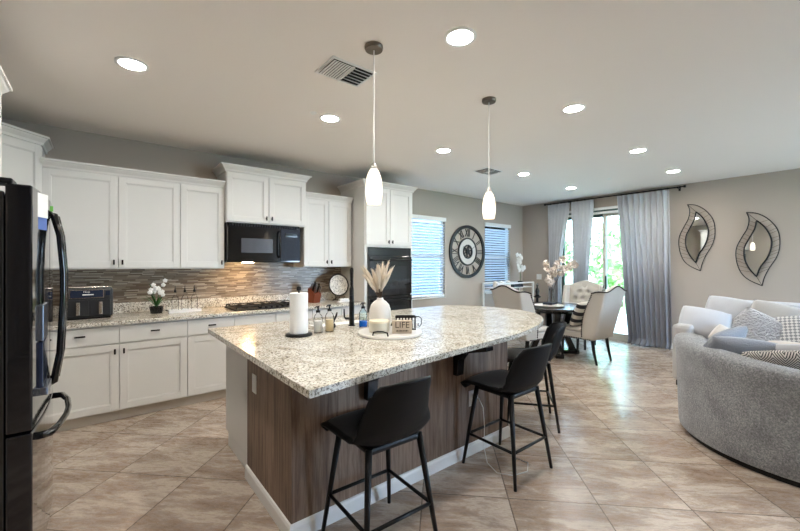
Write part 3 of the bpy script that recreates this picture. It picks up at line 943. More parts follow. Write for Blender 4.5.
for y, p in ((2.70, da_), (2.83, db_)):
    MB().tube([(-.225, y, .79), (-.195, y, .80), (-.172, y, .95), (-.158, y, 1.25), (-.158, y, 1.38), (-.172, y, 1.58), (-.195, y, 1.685), (-.225, y, 1.695)], [.018, .017, .015, .014, .014, .015, .017, .018], 10).build('door_handle', 'black_gloss', p, smooth=True, world=True)
MB().tube([(-.232, 2.42, .62), (-.19, 2.43, .62), (-.165, 2.52, .62), (-.145, 2.68, .62), (-.142, 2.80, .62), (-.155, 2.97, .62), (-.185, 3.09, .62), (-.23, 3.10, .62)], [.018, .017, .015, .014, .014, .015, .017, .018], 10).build('drawer_handle', 'black_gloss', dr, smooth=True, world=True)
mb = MB(); mb.box(-.236, -.212, 2.44, 2.62, 1.06, 1.23); mb.build('dispenser_panel', 'disp', da_, bevel=.003, world=True)
mb = MB(); mb.box(-.236, -.2135, 2.44, 2.62, .84, 1.055); mb.build('dispenser_recess', 'disp_blue', da_, bevel=.003, world=True)
mb = MB(); mb.box(-.232, -.198, 2.44, 2.62, .80, .838); mb.build('drip_tray', 'disp', da_, bevel=.003, world=True)
for a_, b_2 in ((FY0 + .01, FY0 + .12), (FY1 - .12, FY1 - .01)):
    MB().box(-.42, -.30, a_, b_2, 1.7765, 1.80).box(-.55, -.42, a_ + .02, b_2 - .02, 1.7405, 1.79).build('hinge_cover', 'black_metal', t, bevel=.006, world=True)
tag(recentre(MB().box(-.56, -.345, FY0 + .0015, FY0 + .0032, 1.50, 1.70).build('paper_note', 'paper')), 'white sheet stuck on the side of the black fridge', 'paper')
for (y_, z_, m_, a_, l_) in ((2.345, 1.64, 'paper', -20, 'white sheet stuck high on the fridge door near the handle'), (2.365, 1.585, 'label_blue', -16, 'blue printed card hanging below the white sheet on the fridge door')):
    mb = MB(); mb.box(-.0006, .0006, 0, .08, 0, .11); o = mb.build('paper_note', m_); o.location = (-.2235, y_, z_); o.rotation_euler = (0, 0, math.radians(a_)); tag(o, l_, 'paper')
tag(recentre(MB().box(-.210, -.198, 2.694, 2.706, 1.705, 1.732).build('bag_clip', 'green_clip')), 'small green clip on top of the fridge door handle', 'clip')

# ================================================================== island
IX0, IX1, IY0, IY1 = .762, 2.62, 1.84, 3.20
t = thing('kitchen_island', 'island base with grey-brown wood panels and white cabinet end', 'kitchen island', ((IX0 + IX1) / 2, (IY0 + IY1) / 2, 0))
MB().box(IX0 + .02, IX1, 2.58, IY1, .1, .879).box(IX0 + .02, IX1, 2.58, IY1 - .07, 0, .1).build('white_cabinet', 'white', t, bevel=.002, world=True)['label'] = 'white painted cabinet end'
MB().box(IX0, IX1, IY0, 2.5795, 0, .879).build('wood_panel', 'veneer', t, bevel=.003, world=True)['label'] = 'grey-brown wood panelled half'
ib = [(0, 0), (.014, 0), (.014, .068), (.008, .083), (0, .087)]
MB().sweep([(IX0 - .0005, 2.579), (IX0 - .0005, IY0 - .0005), (IX1 + .0005, IY0 - .0005), (IX1 + .0005, 2.579)][::-1], [(-o, z) for o, z in ib]).build('baseboard', 'trimw', t, world=True)
for i, x in enumerate((1.24, 2.00)):
    mb = MB(); w = .035
    pr = [(IY0 - .001, .878), (IY0 - .30, .878), (IY0 - .30, .85), (IY0 - .10, .80), (IY0 - .05, .74), (IY0 - .04, .63), (IY0 - .001, .63)]
    a = [mb.v((x - w, y, z)) for y, z in pr]; b = [mb.v((x + w, y, z)) for y, z in pr]
    mb.face(a); mb.face(b[::-1])
    for k in range(len(pr)): mb.face([a[k], b[k], b[(k + 1) % len(pr)], a[(k + 1) % len(pr)]])
    mb.build('corbel', 'dark_wood', t, bevel=.003, world=True)
for k in range(3):
    x0 = IX0 + .03 + k * .6
    leaf('door', t, T(x0 + .58, IY1 + .0005, .112, PI), .57, .59, ('v', .54, .53)); leaf('drawer', t, T(x0 + .58, IY1 + .0005, .715, PI), .57, .15, ('h', .285, .085), flat=True)


def outlet(label, loc, rot, group=None):
    t = thing('power_outlet', label, 'outlet', loc, rot)
    MB().box(-.036, .036, -.006, 0, -.058, .058).build('cover_plate', 'plastic_white', t, bevel=.002)
    for z in (-.022, .022):
        MB().box(-.016, .016, -.0085, -.0062, z - .014, z + .014).build('socket', 'trimw', t, bevel=.002)
    return t
outlet('white outlet plate on the wood end panel of the island', (IX0 - .0005, 2.42, .665), -PI / 2)
outlet('white outlet plate low on the island front behind the second stool', (2.17, IY0 - .0005, .42), 0)
t = thing('charger_cable', 'thin white charging cable hanging from the island outlet to the floor', 'cable', (2.18, 1.80, 0))
pts = [(2.175, 1.826, .44), (2.18, 1.78, .43), (2.21, 1.765, .36), (2.22, 1.76, .22), (2.19, 1.74, .08), (2.15, 1.68, .006), (2.10, 1.56, .004), (2.16, 1.47, .004), (2.28, 1.44, .004), (2.38, 1.5, .004), (2.36, 1.62, .004)]
MB().tube(pts, .0028, 6).build('cord', 'plastic_white', t, smooth=True, world=True)
MB().box(2.16, 2.19, 1.795, 1.8305, .425, .455).build('plug', 'plastic_white', t, bevel=.003, world=True)

# island slab with sink cut-out
def smooth_line(P, n=5):
    out = []
    for i in range(len(P) - 1):
        p0 = P[max(i - 1, 0)]; p1 = P[i]; p2 = P[i + 1]; p3 = P[min(i + 2, len(P) - 1)]
        for k in range(n):
            u = k / n
            out.append(tuple(.5 * ((2 * p1[j]) + (-p0[j] + p2[j]) * u + (2 * p0[j] - 5 * p1[j] + 4 * p2[j] - p3[j]) * u * u + (-p0[j] + 3 * p1[j] - 3 * p2[j] + p3[j]) * u ** 3) for j in (0, 1)))
    out.append(P[-1]); return out
front = [(.655, 1.40), (1.22, 1.475), (1.72, 1.53), (2.15, 1.565), (2.42, 1.60), (2.70, 1.66), (2.98, 1.75), (3.22, 1.87), (3.42, 2.02), (3.56, 2.2), (3.63, 2.42), (3.64, 2.62), (3.60, 2.86), (3.52, 3.05), (3.40, 3.2), (3.25, 3.26), (.66, 3.25)]
front = smooth_line(front[:15], 4) + front[15:]
hole = [(1.36, 2.76), (1.98, 2.76), (1.98, 3.10), (1.36, 3.10)]
mb = MB()
def edge_loop(pts, z):
    vs = [mb.v((x, y, z)) for x, y in pts]; es = [mb.bm.edges.new((vs[i], vs[(i + 1) % len(vs)])) for i in range(len(vs))]
    return vs, es
for z in (.879, .914):
    v1, e1 = edge_loop(front, z); v2, e2 = edge_loop(hole, z)
    bmesh.ops.triangle_fill(mb.bm, use_beauty=True, edges=e1 + e2)
    if z == .879: lo = (v1, v2)
    else:
        for A, B in ((lo[0], v1), (lo[1], v2)):
            for i in range(len(A)): mb.face([A[i], A[(i + 1) % len(A)], B[(i + 1) % len(A)], B[i]])
isl = thing('island_countertop', 'large cream speckled granite island top with rounded far end', 'countertop', (2.1, 2.35, .879))
mb.build('slab', 'granite', isl, bevel=.005, world=True)
t = thing('kitchen_sink', 'stainless undermount sink in the island top behind the faucet', 'sink', (1.67, 2.93, .70))
mb = MB(); x0, x1, y0_, y1_ = 1.345, 1.995, 2.745, 3.115
mb.box(x0, x1, y0_, y1_, .68, .69).box(x0, x0 + .012, y0_, y1_, .69, .878).box(x1 - .012, x1, y0_, y1_, .69, .878).box(x0 + .012, x1 - .012, y0_, y0_ + .012, .69, .878).box(x0 + .012, x1 - .012, y1_ - .012, y1_, .69, .878)
mb.build('basin', 'steel', t, bevel=.003, world=True)
MB().lathe([(.001, 0), (.04, 0), (.045, .004), (.02, .002)], 16, (1.67, 2.93, .6905)).build('drain', 'steel', t, world=True)

# faucet
t = thing('spring_faucet', 'tall matte black spring-neck faucet on the island', 'faucet', (1.618, 2.65, .9142), -.54)
MB().lathe([(.028, 0), (.028, .006), (.021, .012), (.021, .20), (.017, .21), (.017, .25), (.012, .25)], 18).build('body', 'black_metal', t, smooth=False)
arch = [(0, 0, .25)] + [(0, 0, .25 + .02 * k) for k in range(1, 7)] + [(0, .075 - .075 * math.cos(a), .37 + .095 * math.sin(a)) for a in [PI * k / 12 for k in range(1, 13)]] + [(0, .15, .35), (0, .15, .31)]
MB().tube(arch, .008, 8).build('neck_hose', 'black_metal', t, smooth=True)
L = []; import itertools
for i in range(len(arch) - 1):
    for k in range(24):
        L.append(Vector(arch[i]).lerp(Vector(arch[i + 1]), k / 24))
sp_pts = []
for i, p in enumerate(L[::2]):
    a = i * .9
    tdir = (L[min(2 * i + 1, len(L) - 1)] - L[max(2 * i - 1, 0)]).normalized(); b1 = Vector((1, 0, 0)); b2 = tdir.cross(b1)
    sp_pts.append(p + (b1 * math.cos(a) + b2 * math.sin(a)) * .014)
MB().tube(sp_pts, .003, 5).build('spring', 'black_metal', t, smooth=True)
MB().lathe([(.012, .31), (.018, .30), (.019, .22), (.022, .20), (.001, .20)], 16, (0, .15, 0)).build('spray_head', 'black_metal', t, smooth=False)
MB().tube([(0, 0, .24), (0, .08, .245), (0, .132, .26)], .006, 8).build('support_arm', 'black_metal', t, smooth=True)
MB().tube([(-.02, 0, .06), (-.05, 0, .062), (-.06, 0, .075), (-.062, -.0, .14)], [.011, .010, .007, .006], 8).build('lever_handle', 'black_metal', t, smooth=True)

# paper towel
t = thing('paper_towel_holder', 'white paper towel roll on a black upright holder, island top', 'paper towel holder', (1.105, 2.53, .9142)); t.scale = (1.1, 1.1, 1.03)
MB().lathe([(.085, 0), (.085, .012), (.078, .016), (.001, .016)], 32).build('base', 'black_metal', t)
MB().lathe([(.018, .0165), (.056, .0165), (.058, .02), (.058, .292), (.056, .296), (.018, .296), (.018, .0165)], 36, cap=False).build('paper_roll', 'paper', t, smooth=False)
MB().lathe([(.006, .0165), (.006, .31), (.013, .312), (.016, .325), (.013, .338), (.001, .342)], 16).build('post', 'black_metal', t)

def soap(loc, label, liquid, name='soap_dispenser', square=False, hgt=.11, r=.032, gmat='glass', fill=.75):
    t = thing(name, label, 'soap bottle', loc)
    seg = 20
    MB().lathe([(r * .95, 0), (r, .005), (r, hgt), (r * .7, hgt + .018), (.014, hgt + .024), (.014, hgt + .034)], seg).build('bottle', gmat, t, smooth=True)
    MB().lathe([(r * .9, .004), (r * .93, .006), (r * .93, hgt * fill), (.001, hgt * fill)], seg).build('liquid_soap', liquid, t, smooth=False)
    MB().lathe([(.016, hgt + .0345), (.016, hgt + .05), (.006, hgt + .052), (.006, hgt + .07), (.011, hgt + .071), (.011, hgt + .083), (.001, hgt + .083)], 14).tube([(0, 0, hgt + .078), (-.02, -.01, hgt + .079), (-.034, -.017, hgt + .072)], .005, 6).build('pump', 'black_metal', t, smooth=False)
    return t
soap((1.265, 2.55, .9142), 'clear pump bottle of white soap right beside the paper towels', 'soap_w', hgt=.115)
soap((1.355, 2.54, .9142), 'clear pump bottle of cream-coloured soap, second from the paper towels', 'soap_c', hgt=.12)
soap((1.665, 2.55, .9142), 'pump bottle half full of bright blue soap right of the faucet', 'soap_b', hgt=.115, r=.033, gmat='soap_bg', fill=.42)
t = thing('dish_brush', 'small black curved dish brush standing by the sink edge', 'brush', (1.46, 2.68, .9142))
MB().lathe([(.022, 0), (.024, .012), (.018, .03), (.001, .032)], 14).build('brush_head', 'black_metal', t)
MB().tube([(0, 0, .028), (.012, 0, .06), (.03, 0, .09), (.038, 0, .118)], [.007, .008, .009, .006], 8).build('brush_handle', 'black_metal', t, smooth=True)

# round marble tray with things
TR = (1.65, 2.17)
t = thing('marble_tray', 'round white marble tray with dark handles on the island', 'tray', (TR[0], TR[1], .9142))
MB().lathe([(.222, 0), (.235, .004), (.235, .018), (.229, .022), (.001, .022)], 48).build('tray_body', 'marble', t, smooth=False)
for a in (math.radians(215), math.radians(35)):
    r_ = .212; dx, dy = math.cos(a), math.sin(a); px, py = -dy, dx
    MB().tube([(dx * r_ + px * s1, dy * r_ + py * s1, z) for s1, z in ((-.055, .0225), (-.05, .045), (-.02, .052), (.02, .052), (.05, .045), (.055, .0225))], .0055, 8).build('handle', 'bronze', t, smooth=True)
t = thing('ceramic_vase', 'white ribbed ceramic vase holding dried pampas on the tray', 'vase', (1.655, 2.30, .9365))
vp = [(.052, 0), (.070, .004), (.078, .03), (.082, .09), (.080, .14), (.068, .18), (.046, .205), (.028, .215), (.024, .222), (.024, .232), (.019, .232), (.019, .20)]
mb = MB(); seg = 48
mb.loft([[(max(r, .001) * (1 + .018 * (k % 2)) * math.cos(2 * PI * k / seg), max(r, .001) * (1 + .018 * (k % 2)) * math.sin(2 * PI * k / seg), z) for k in range(seg)] for r, z in vp])
mb.build('vase_body', 'ceramic', t, smooth=True)
pb = thing('pampas_bunch', 'bunch of dried cream pampas plumes standing in the white vase', 'dried flowers', (1.655, 2.30, 1.145)); pb.scale = (1.15, 1.15, 1.2)
rnd = random.Random(5)
for k in range(34):
    a = rnd.uniform(0, 2 * PI); sp_ = .015 + .105 * rnd.random() ** .8
    L_ = rnd.uniform(.15, .27) - sp_ * .25
    top = Vector((math.cos(a) * sp_, math.sin(a) * sp_, L_)); b0 = Vector((math.cos(a) * .006, math.sin(a) * .006, .0)); mid = b0.lerp(top, .38) - Vector((math.cos(a), math.sin(a), 0)) * .012
    o_ = MB().tube([b0, mid, top.lerp(mid, .5)], .0015, 5).build('stem', 'twig', pb)
    q = [mid.lerp(top, u) + Vector((math.cos(a), math.sin(a), -.3)) * .010 * u * u for u in (0, .15, .35, .6, .85, 1)]
    mb = MB(); rr0 = rnd.uniform(.008, .013)
    mb.tube(q, [.004, rr0 * .7, rr0, rr0 * .95, rr0 * .6, .002], 8)
    for j in range(110):
        u = rnd.random() ** .8; c = q[0].lerp(q[-1], u); a2 = rnd.uniform(0, 2 * PI); w_ = rr0 * (1.1 - .5 * u)
        n_ = Vector((math.cos(a2), math.sin(a2), .0)); tip = c + n_ * w_ * 1.7 + (q[-1] - q[0]).normalized() * rnd.uniform(.01, .026); s2 = Vector((-n_.y, n_.x, 0)) * .0016
        mb.face([mb.v(c + s2), mb.v(c - s2), mb.v(tip)])
    mb.build('plume', 'pampas', pb, smooth=True)
t = thing('lidded_candle_bowl', 'round stoneware candle bowl with a cream lid on the marble tray', 'bowl', (1.55, 2.165, .9367))
MB().lathe([(.062, 0), (.070, .006), (.073, .02), (.073, .072), (.001, .072)], 36).build('bowl_body', 'candle', t, smooth=False)
MB().lathe([(.075, .0725), (.075, .084), (.070, .088), (.001, .088)], 36).build('lid', 'wax', t)
yaw = math.radians(-36)
t = thing('block_sign', 'small whitewashed wooden block sign with brown letters on the tray', 'sign', (1.655, 2.035, .9367), rot=yaw); t.scale = (1.12, 1.12, 1.12)
MB().box(-.062, .062, -.014, .014, 0, .082).build('board', 'sign_wood', t, bevel=.003)
text('lettering', 'LIFE', .054, 'sign_ink', t, (0, -.0148, .053), (PI / 2, 0, 0), .0006)
mb = MB(); x = -.038
for w_ in (.004, .006, .003, .007, .005, .004, .006, .005, .007, .004):    # blurred, unreadable small line of the sign
    mb.box(x, x + w_, -.0152, -.0142, .013, .013 + .006 + w_ * .6); x += w_ + .0028
mb.build('small_lettering', 'sign_ink', t)
t = thing('wire_basket', 'dark metal holder with curled wire handles behind the block sign', 'basket', (1.775, 2.14, .9367), rot=yaw)
MB().box(-.075, .075, -.03, .03, 0, .006).build('base', 'bronze', t)
mb = MB()
for i in range(7): mb.box(-.073 + i * .0233, -.067 + i * .0233, -.03, -.026, .006, .09).box(-.073 + i * .0233, -.067 + i * .0233, .026, .03, .006, .09)
mb.box(-.078, .078, -.032, -.026, .09, .102).box(-.078, .078, .026, .032, .09, .102).box(-.078, -.072, -.026, .026, .09, .102).box(.072, .078, -.026, .026, .09, .102)
mb.build('bars', 'bronze', t)
MB().tube([(.078, 0, .095), (.10, 0, .095), (.118, 0, .08), (.118, 0, .04), (.105, 0, .022), (.092, 0, .03), (.095, 0, .045)], .0035, 6).build('wire_handle', 'bronze', t, smooth=True)

# ================================================================== bar stools
def stool(loc, rot, label):
    t = thing('bar_stool', label, 'bar stool', loc, rot, 'black counter stools at the island')
    prof = [(.218, .546, .19), (.232, .578, .218), (.198, .597, .224), (.10, .590, .226), (0, .578, .228), (-.10, .574, .23), (-.168, .588, .228), (-.215, .635, .214), (-.248, .715, .196), (-.276, .80, .178), (-.300, .872, .163), (-.309, .898, .140)]
    n = len(prof)
    def f(u, v_):
        p = u * (n - 1); i = min(int(p), n - 2); q = p - i
        y, z, w = [prof[i][k] * (1 - q) + prof[i + 1][k] * q for k in range(3)]
        s = (v_ - .5) * 2
        seatness = max(0, min(1, (.72 - u) / .3)); rear = max(0, min(1, (u - .18) / .35))
        zz_ = z + (.055 * rear * abs(s) ** 3) * (seatness if u < .75 else 0) - (1 - rear) * .012 * abs(s) ** 3
        backness = max(0, min(1, (u - .45) / .25))
        yy = y + backness * (.10 * abs(s) ** 2.4) * (1 if u < .85 else 1 - .15 * (u - .85) / .15)
        if u > .85: zz_ += -.030 * abs(s) ** 2.5 + .008
        return (w * s, yy, zz_)
    MB().grid(f, 33, 16).build('shell', 'leather_back', t, smooth=True, solid=.018)
    def g(u, v_):
        u2 = .10 + .84 * u; v2 = .06 + .88 * v_
        p = Vector(f(u2, v2)); e = 1e-3
        du = Vector(f(min(u2 + e, 1), v2)) - Vector(f(u2 - e, v2)); dv = Vector(f(u2, v2 + e)) - Vector(f(u2, v2 - e))
        nrm = dv.cross(du).normalized()
        if nrm.z < 0 and u2 < .55: nrm = -nrm
        if u2 >= .55 and nrm.y < 0: nrm = -nrm
        puff = .0095 + .012 * (math.sin(PI * u) * math.sin(PI * v_)) ** .5
        return tuple(p + nrm * puff)
    MB().grid(g, 26, 14).build('padding', 'leather', t, smooth=True)
    MB().box(-.155, .155, -.15, .16, .535, .568).build('seat_frame', 'black_metal', t, bevel=.012)
    for sx_ in (-1, 1):
        for sy_ in (-1, 1):
            p0 = Vector((sx_ * .150, sy_ * .140, .565)); p1 = Vector((sx_ * .215, sy_ * .215, 0))
            MB().tube([p0, p1], [.017, .0105], 12).build('leg', 'black_metal', t, smooth=True)
    def at(sx_, sy_, z):
        k = 1 - z / .565; return Vector((sx_ * (.150 + .065 * k), sy_ * (.140 + .075 * k), z))
    zf = .215
    for (a, b) in (((-1, 1), (1, 1)), ((-1, -1), (1, -1)), ((-1, -1), (-1, 1)), ((1, -1), (1, 1))):
        MB().tube([at(*a, zf), at(*b, zf)], .0095, 10).build('footrest_rail', 'black_metal', t, smooth=True)
    return t
st = stool((1.12, 1.565, 0), math.radians(-2), 'nearest black leatherette bar stool, closest to the camera')
copy_thing(st, (2.24, 1.58, 0), 0, 'black leatherette bar stool in front of the charging cable, middle of three')
copy_thing(st, (3.045, 1.905, 0), math.radians(38.5), 'farthest black leatherette bar stool, at the rounded end of the island')

# ================================================================== ceiling fixtures
def can(x, y, label):
    t = thing('recessed_light', label, 'ceiling light', (x, y, H), group='recessed ceiling lights')
    MB().lathe([(.070, -.0005), (.094, -.0005), (.094, -.005), (.072, -.008), (.070, -.0005)], 36, cap=False).build('trim_ring', 'can_trim', t, smooth=True)
    MB().lathe([(.001, -.003), (.0695, -.003), (.0695, -.0005), (.001, -.0005)], 32).build('diffuser', 'can_emit', t)
    return t
c0 = can(.16, 3.01, 'recessed light above the aisle, the one nearest the fridge')
for x, y, l in ((1.61, 3.01, 'recessed light in front of the raised microwave cabinet'), (3.09, 3.04, 'recessed light level with the oven tower'), (4.81, 3.1, 'recessed light just beyond the farther ceiling vent'),
                (6.33, 3.16, 'small recessed light nearest the far corner above the dining table'), (1.62, 1.46, 'large recessed light top centre, between the two pendants and the camera'),
                (3.11, 1.53, 'recessed light right of the farther pendant'), (4.85, 1.63, 'recessed light over the gap between island and sofas'), (6.31, 1.68, 'recessed light nearest the curtain rod on the right'),
                (.16, 1.46, 'recessed light over the camera side of the aisle'), (1.62, -1.4, 'unseen recessed light added behind the camera, kitchen side'), (4.85, -1.4, 'unseen recessed light added in the living area behind the sofas')):  # last two cans are out of view, added to light the room
    copy_thing(c0, (x, y, H), label=l)


def pendant(x, y, label):
    t = thing('pendant_lamp', label, 'pendant light', (x, y, H), group='glass pendants over the island')
    MB().lathe([(.055, -.0005), (.056, -.012), (.052, -.024), (.001, -.026)], 28).build('canopy', 'nickel_dark', t, smooth=False)
    MB().cyl((0, 0, -.715), .004, .69, 8).build('cord', 'cord', t)
    MB().lathe([(.004, -.70), (.014, -.712), (.02, -.735), (.02, -.745), (.001, -.745)], 18).build('socket_cap', 'chrome', t, smooth=True)
    sp_ = [(.018, -.738), (.031, -.758), (.043, -.79), (.050, -.835), (.052, -.88), (.048, -.925), (.041, -.955)]
    MB().lathe(sp_ + [(.038, -.955)] + [(r - .004, z + .002) for r, z in sp_[::-1][1:]], 32, cap=False).build('glass_shade', 'shade', t, smooth=True)
    MB().sphere((0, 0, -.86), .025, 1, 1, 1.3).build('bulb', 'shade', t, smooth=True)
    return t
p0 = pendant(1.285, 1.85, 'nearer glass pendant lamp, left over the island')
copy_thing(p0, (2.415, 1.87, H), label='farther glass pendant lamp, right over the island')

def vent(x, y, label, rot=0):
    t = thing('ceiling_vent', label, 'vent', (x, y, H), rot)
    MB().box(-.17, .17, -.13, .13, -.006, -.0005).build('frame', 'can_trim', t, bevel=.002)
    MB().box(-.15, .15, -.11, .11, -.0075, -.0062).build('backing', 'black_metal', t)
    for i in range(6):
        mb = MB(); mb.M = Matrix.Translation((.08, -.095 + i * .038, -.014)) @ Matrix.Rotation(.75, 4, 'X'); mb.box(-.07, .07, -.012, .012, -.001, .001); mb.build('slat', 'can_trim', t)
    for i in range(8):
        mb = MB(); mb.M = Matrix.Translation((-.142 + i * .0185, 0, -.013)) @ Matrix.Rotation(-.35, 4, 'Y'); mb.box(-.0095, .0095, -.11, .11, -.001, .001); mb.build('slat', 'can_trim', t)
    MB().box(-.004, .006, -.11, .11, -.020, -.0078).build('divider', 'can_trim', t)
    return t
vent(1.31, 2.22, 'white ceiling air vent beside the nearer pendant')
vent(4.27, 3.32, 'flat white ceiling vent beyond the farther pendant')
for x, y, l in ((1.44, 2.99, 'tiny ceiling sprinkler cap left of the vent, above the cabinets'), (6.1, 2.45, 'tiny ceiling sprinkler cap above the dining side')):
    tag(recentre(MB().lathe([(.001, -.012), (.02, -.011), (.03, -.0005), (.001, -.0005)], 16, (x, y, H)).build('sprinkler_cap', 'plastic_white')), l, 'sprinkler', 'sprinkler caps')

# ================================================================== wall clock
t = thing('wall_clock', 'large round black skeleton wall clock with roman numerals', 'clock', (5.58, YB, 1.665))
def ring(r0, r1, y0, y1, name, material, parent):
    mb = MB(); mb.M = Matrix.Rotation(PI / 2, 4, 'X')
    mb.lathe([(r0, y0), (r1, y0), (r1, y1), (r0, y1), (r0, y0)], 64, cap=False)
    return mb.build(name, material, parent, smooth=False)
ring(.455, .515, .006, .032, 'outer_ring', 'black_iron', t)
ring(.245, .272, .008, .028, 'inner_ring', 'black_iron', t)
M['clock_face'] = mat('weathered_white_dial', (205, 200, 192), .7)
ring(.135, .246, .008, .018, 'dial_band', 'clock_face', t)
ring(.115, .138, .008, .03, 'gear_ring', 'black_iron', t)
mb = MB(); mb.M = Matrix.Rotation(PI / 2, 4, 'X')
mb.lathe([(.001, .01), (.05, .01), (.05, .03), (.001, .03)], 24)
for k in range(6):
    a = k * PI / 3 + .3; mb.box(0, 0.001, 0, 0.001, .01, .011)
    c, s_ = math.cos(a), math.sin(a)
    mb.prism([(.045 * c - .012 * s_, .045 * s_ + .012 * c), (.12 * c - .007 * s_, .12 * s_ + .007 * c), (.12 * c + .007 * s_, .12 * s_ - .007 * c), (.045 * c + .012 * s_, .045 * s_ - .012 * c)], .012, .024)
for k in range(5):
    a = k * 2 * PI / 5; mb.tube([(.075 * math.cos(a) + .03 * math.cos(b), .075 * math.sin(a) + .03 * math.sin(b), .018) for b in [i * PI / 8 for i in range(16)]], .005, 6, closed=True)
mb.build('gear_hub', 'black_iron', t)
for k, nme in enumerate(['XII', 'I', 'II', 'III', 'IIII', 'V', 'VI', 'VII', 'VIII', 'IX', 'X', 'XI']):
    a = k * PI / 6; r_ = .36
    o = text('numeral', nme, .17, 'black_iron', t, (r_ * math.sin(a), -.018, r_ * math.cos(a)), (PI / 2, a, 0), .004)
    o.scale = (.72, 1.25, 1)
for nme, L_, a, w in (('hour_hand', .17, math.radians(304), .012), ('minute_hand', .23, math.radians(62), .009)):
    mb = MB(); mb.M = Matrix.Rotation(a, 4, 'Y'); mb.box(-w / 2, w / 2, -.037, -.033, -.04, L_); mb.build(nme, 'black_iron', t)

# ================================================================== wall mirrors
t = thing('leaf_mirror', 'black wire leaf-shaped mirror nearer the curtain', 'mirror', (XF, 1.69, 1.865), group='leaf-shaped wall mirrors')
oR = [(.10, .53), (-.02, .50), (-.14, .40), (-.23, .24), (-.25, .04), (-.22, -.13), (-.14, -.30), (-.09, -.44), (-.07, -.55)]
oL = [(.10, .53), (.07, .43), (.09, .29), (.15, .16), (.21, .0), (.21, -.18), (.16, -.36), (.07, -.47), (-.07, -.55)]
iR = [(-.01, .40), (-.10, .29), (-.16, .13), (-.16, -.01), (-.12, -.15), (-.05, -.28), (-.01, -.42)]
iL = [(-.01, .40), (.01, .28), (.07, .14), (.12, .01), (.12, -.15), (.07, -.30), (-.01, -.42)]
oR, oL, iR, iL = map(smooth_line, (oR, oL, iR, iL))
loop = oR + oL[::-1][1:-1]
MB().tube([(-.03, y, z) for y, z in loop], .0065, 8, closed=True).build('outer_frame', 'wire', t, smooth=True)
loop_i = iR + iL[::-1][1:-1]
MB().tube([(-.022, y, z) for y, z in loop_i], .0105, 8, closed=True).build('inner_frame', 'wire', t, smooth=True)
def near(P, z): return min(P, key=lambda q: abs(q[1] - z))
mb = MB()
for k in range(13):
    z = -.36 + k * .06
    for O, I in ((oR, iR), (oL, iL)):
        a = near(I, z); b = near(O, z + .045); mb.tube([(-.022, *a), (-.03, *b)], .002, 5)
mb.tube([(-.022, *iR[0]), (-.03, *oR[0])], .003, 5); mb.tube([(-.022, *iR[-1]), (-.03, *oR[-1])], .003, 5)
for z in (.3, -.3): mb.tube([(-.0005, near(iR, z)[0], z), (-.02, near(iR, z)[0], z)], .004, 6)
mb.build('vein_wires', 'wire', t)
mb = MB(); n_ = len(iR)
a = [mb.v((-.024, *q)) for q in loop_i]; b = [mb.v((-.016, *q)) for q in loop_i]
bm = mb.bm
for k in range(n_ - 1):
    A0, A1 = iR[k], iR[k + 1]; B0, B1 = iL[k], iL[k + 1]
    for x in (-.024, -.016):
        mb.face([mb.v((x, *A0)), mb.v((x, *A1)), mb.v((x, *B1)), mb.v((x, *B0))])
for k in range(len(a)): mb.face([a[k], a[(k + 1) % len(a)], b[(k + 1) % len(a)], b[k]])
bmesh.ops.remove_doubles(bm, verts=bm.verts[:], dist=1e-5)
mb.build('mirror_glass', 'mirror', t)
copy_thing(t, (XF, .98, 1.66), label='black wire leaf-shaped mirror above the far sofa, lower and further right')

# switches on the far wall
for y, l in ((4.44, 'white double switch plate nearer the room corner'), (4.18, 'white switch plate beside the first curtain')):
    t = thing('switch_plate', l, 'switch', (XF - .0005, y, 1.145), -PI / 2, group='white switch plates')
    MB().box(-.058, .058, -.006, 0, -.058, .058).build('cover_plate', 'plastic_white', t, bevel=.002)
    for x in (-.024, .024): MB().box(x - .016, x + .016, -.009, -.0062, -.032, .032).build('rocker', 'trimw', t, bevel=.001)

# ================================================================== curtains
t = thing('curtain_rod', 'long dark curtain rod above the patio door', 'curtain rod', (7.37, 3.0, 2.685))
MB().cyl((0, -1.18, 0), .011, 2.40, 12, 'y').build('rod', 'black_metal', t, smooth=False)
for y in (-1.18, 1.22): MB().cyl((0, y - .03 if y < 0 else y, 0), .021, .03, 14, 'y').build('finial', 'black_metal', t)
for y in (-1.10, .72, 1.17): MB().box(-.008, .1095, y - .008, y + .008, -.02, -.008).box(.098, .1095, y - .014, y + .014, -.05, .03).build('bracket', 'black_metal', t)


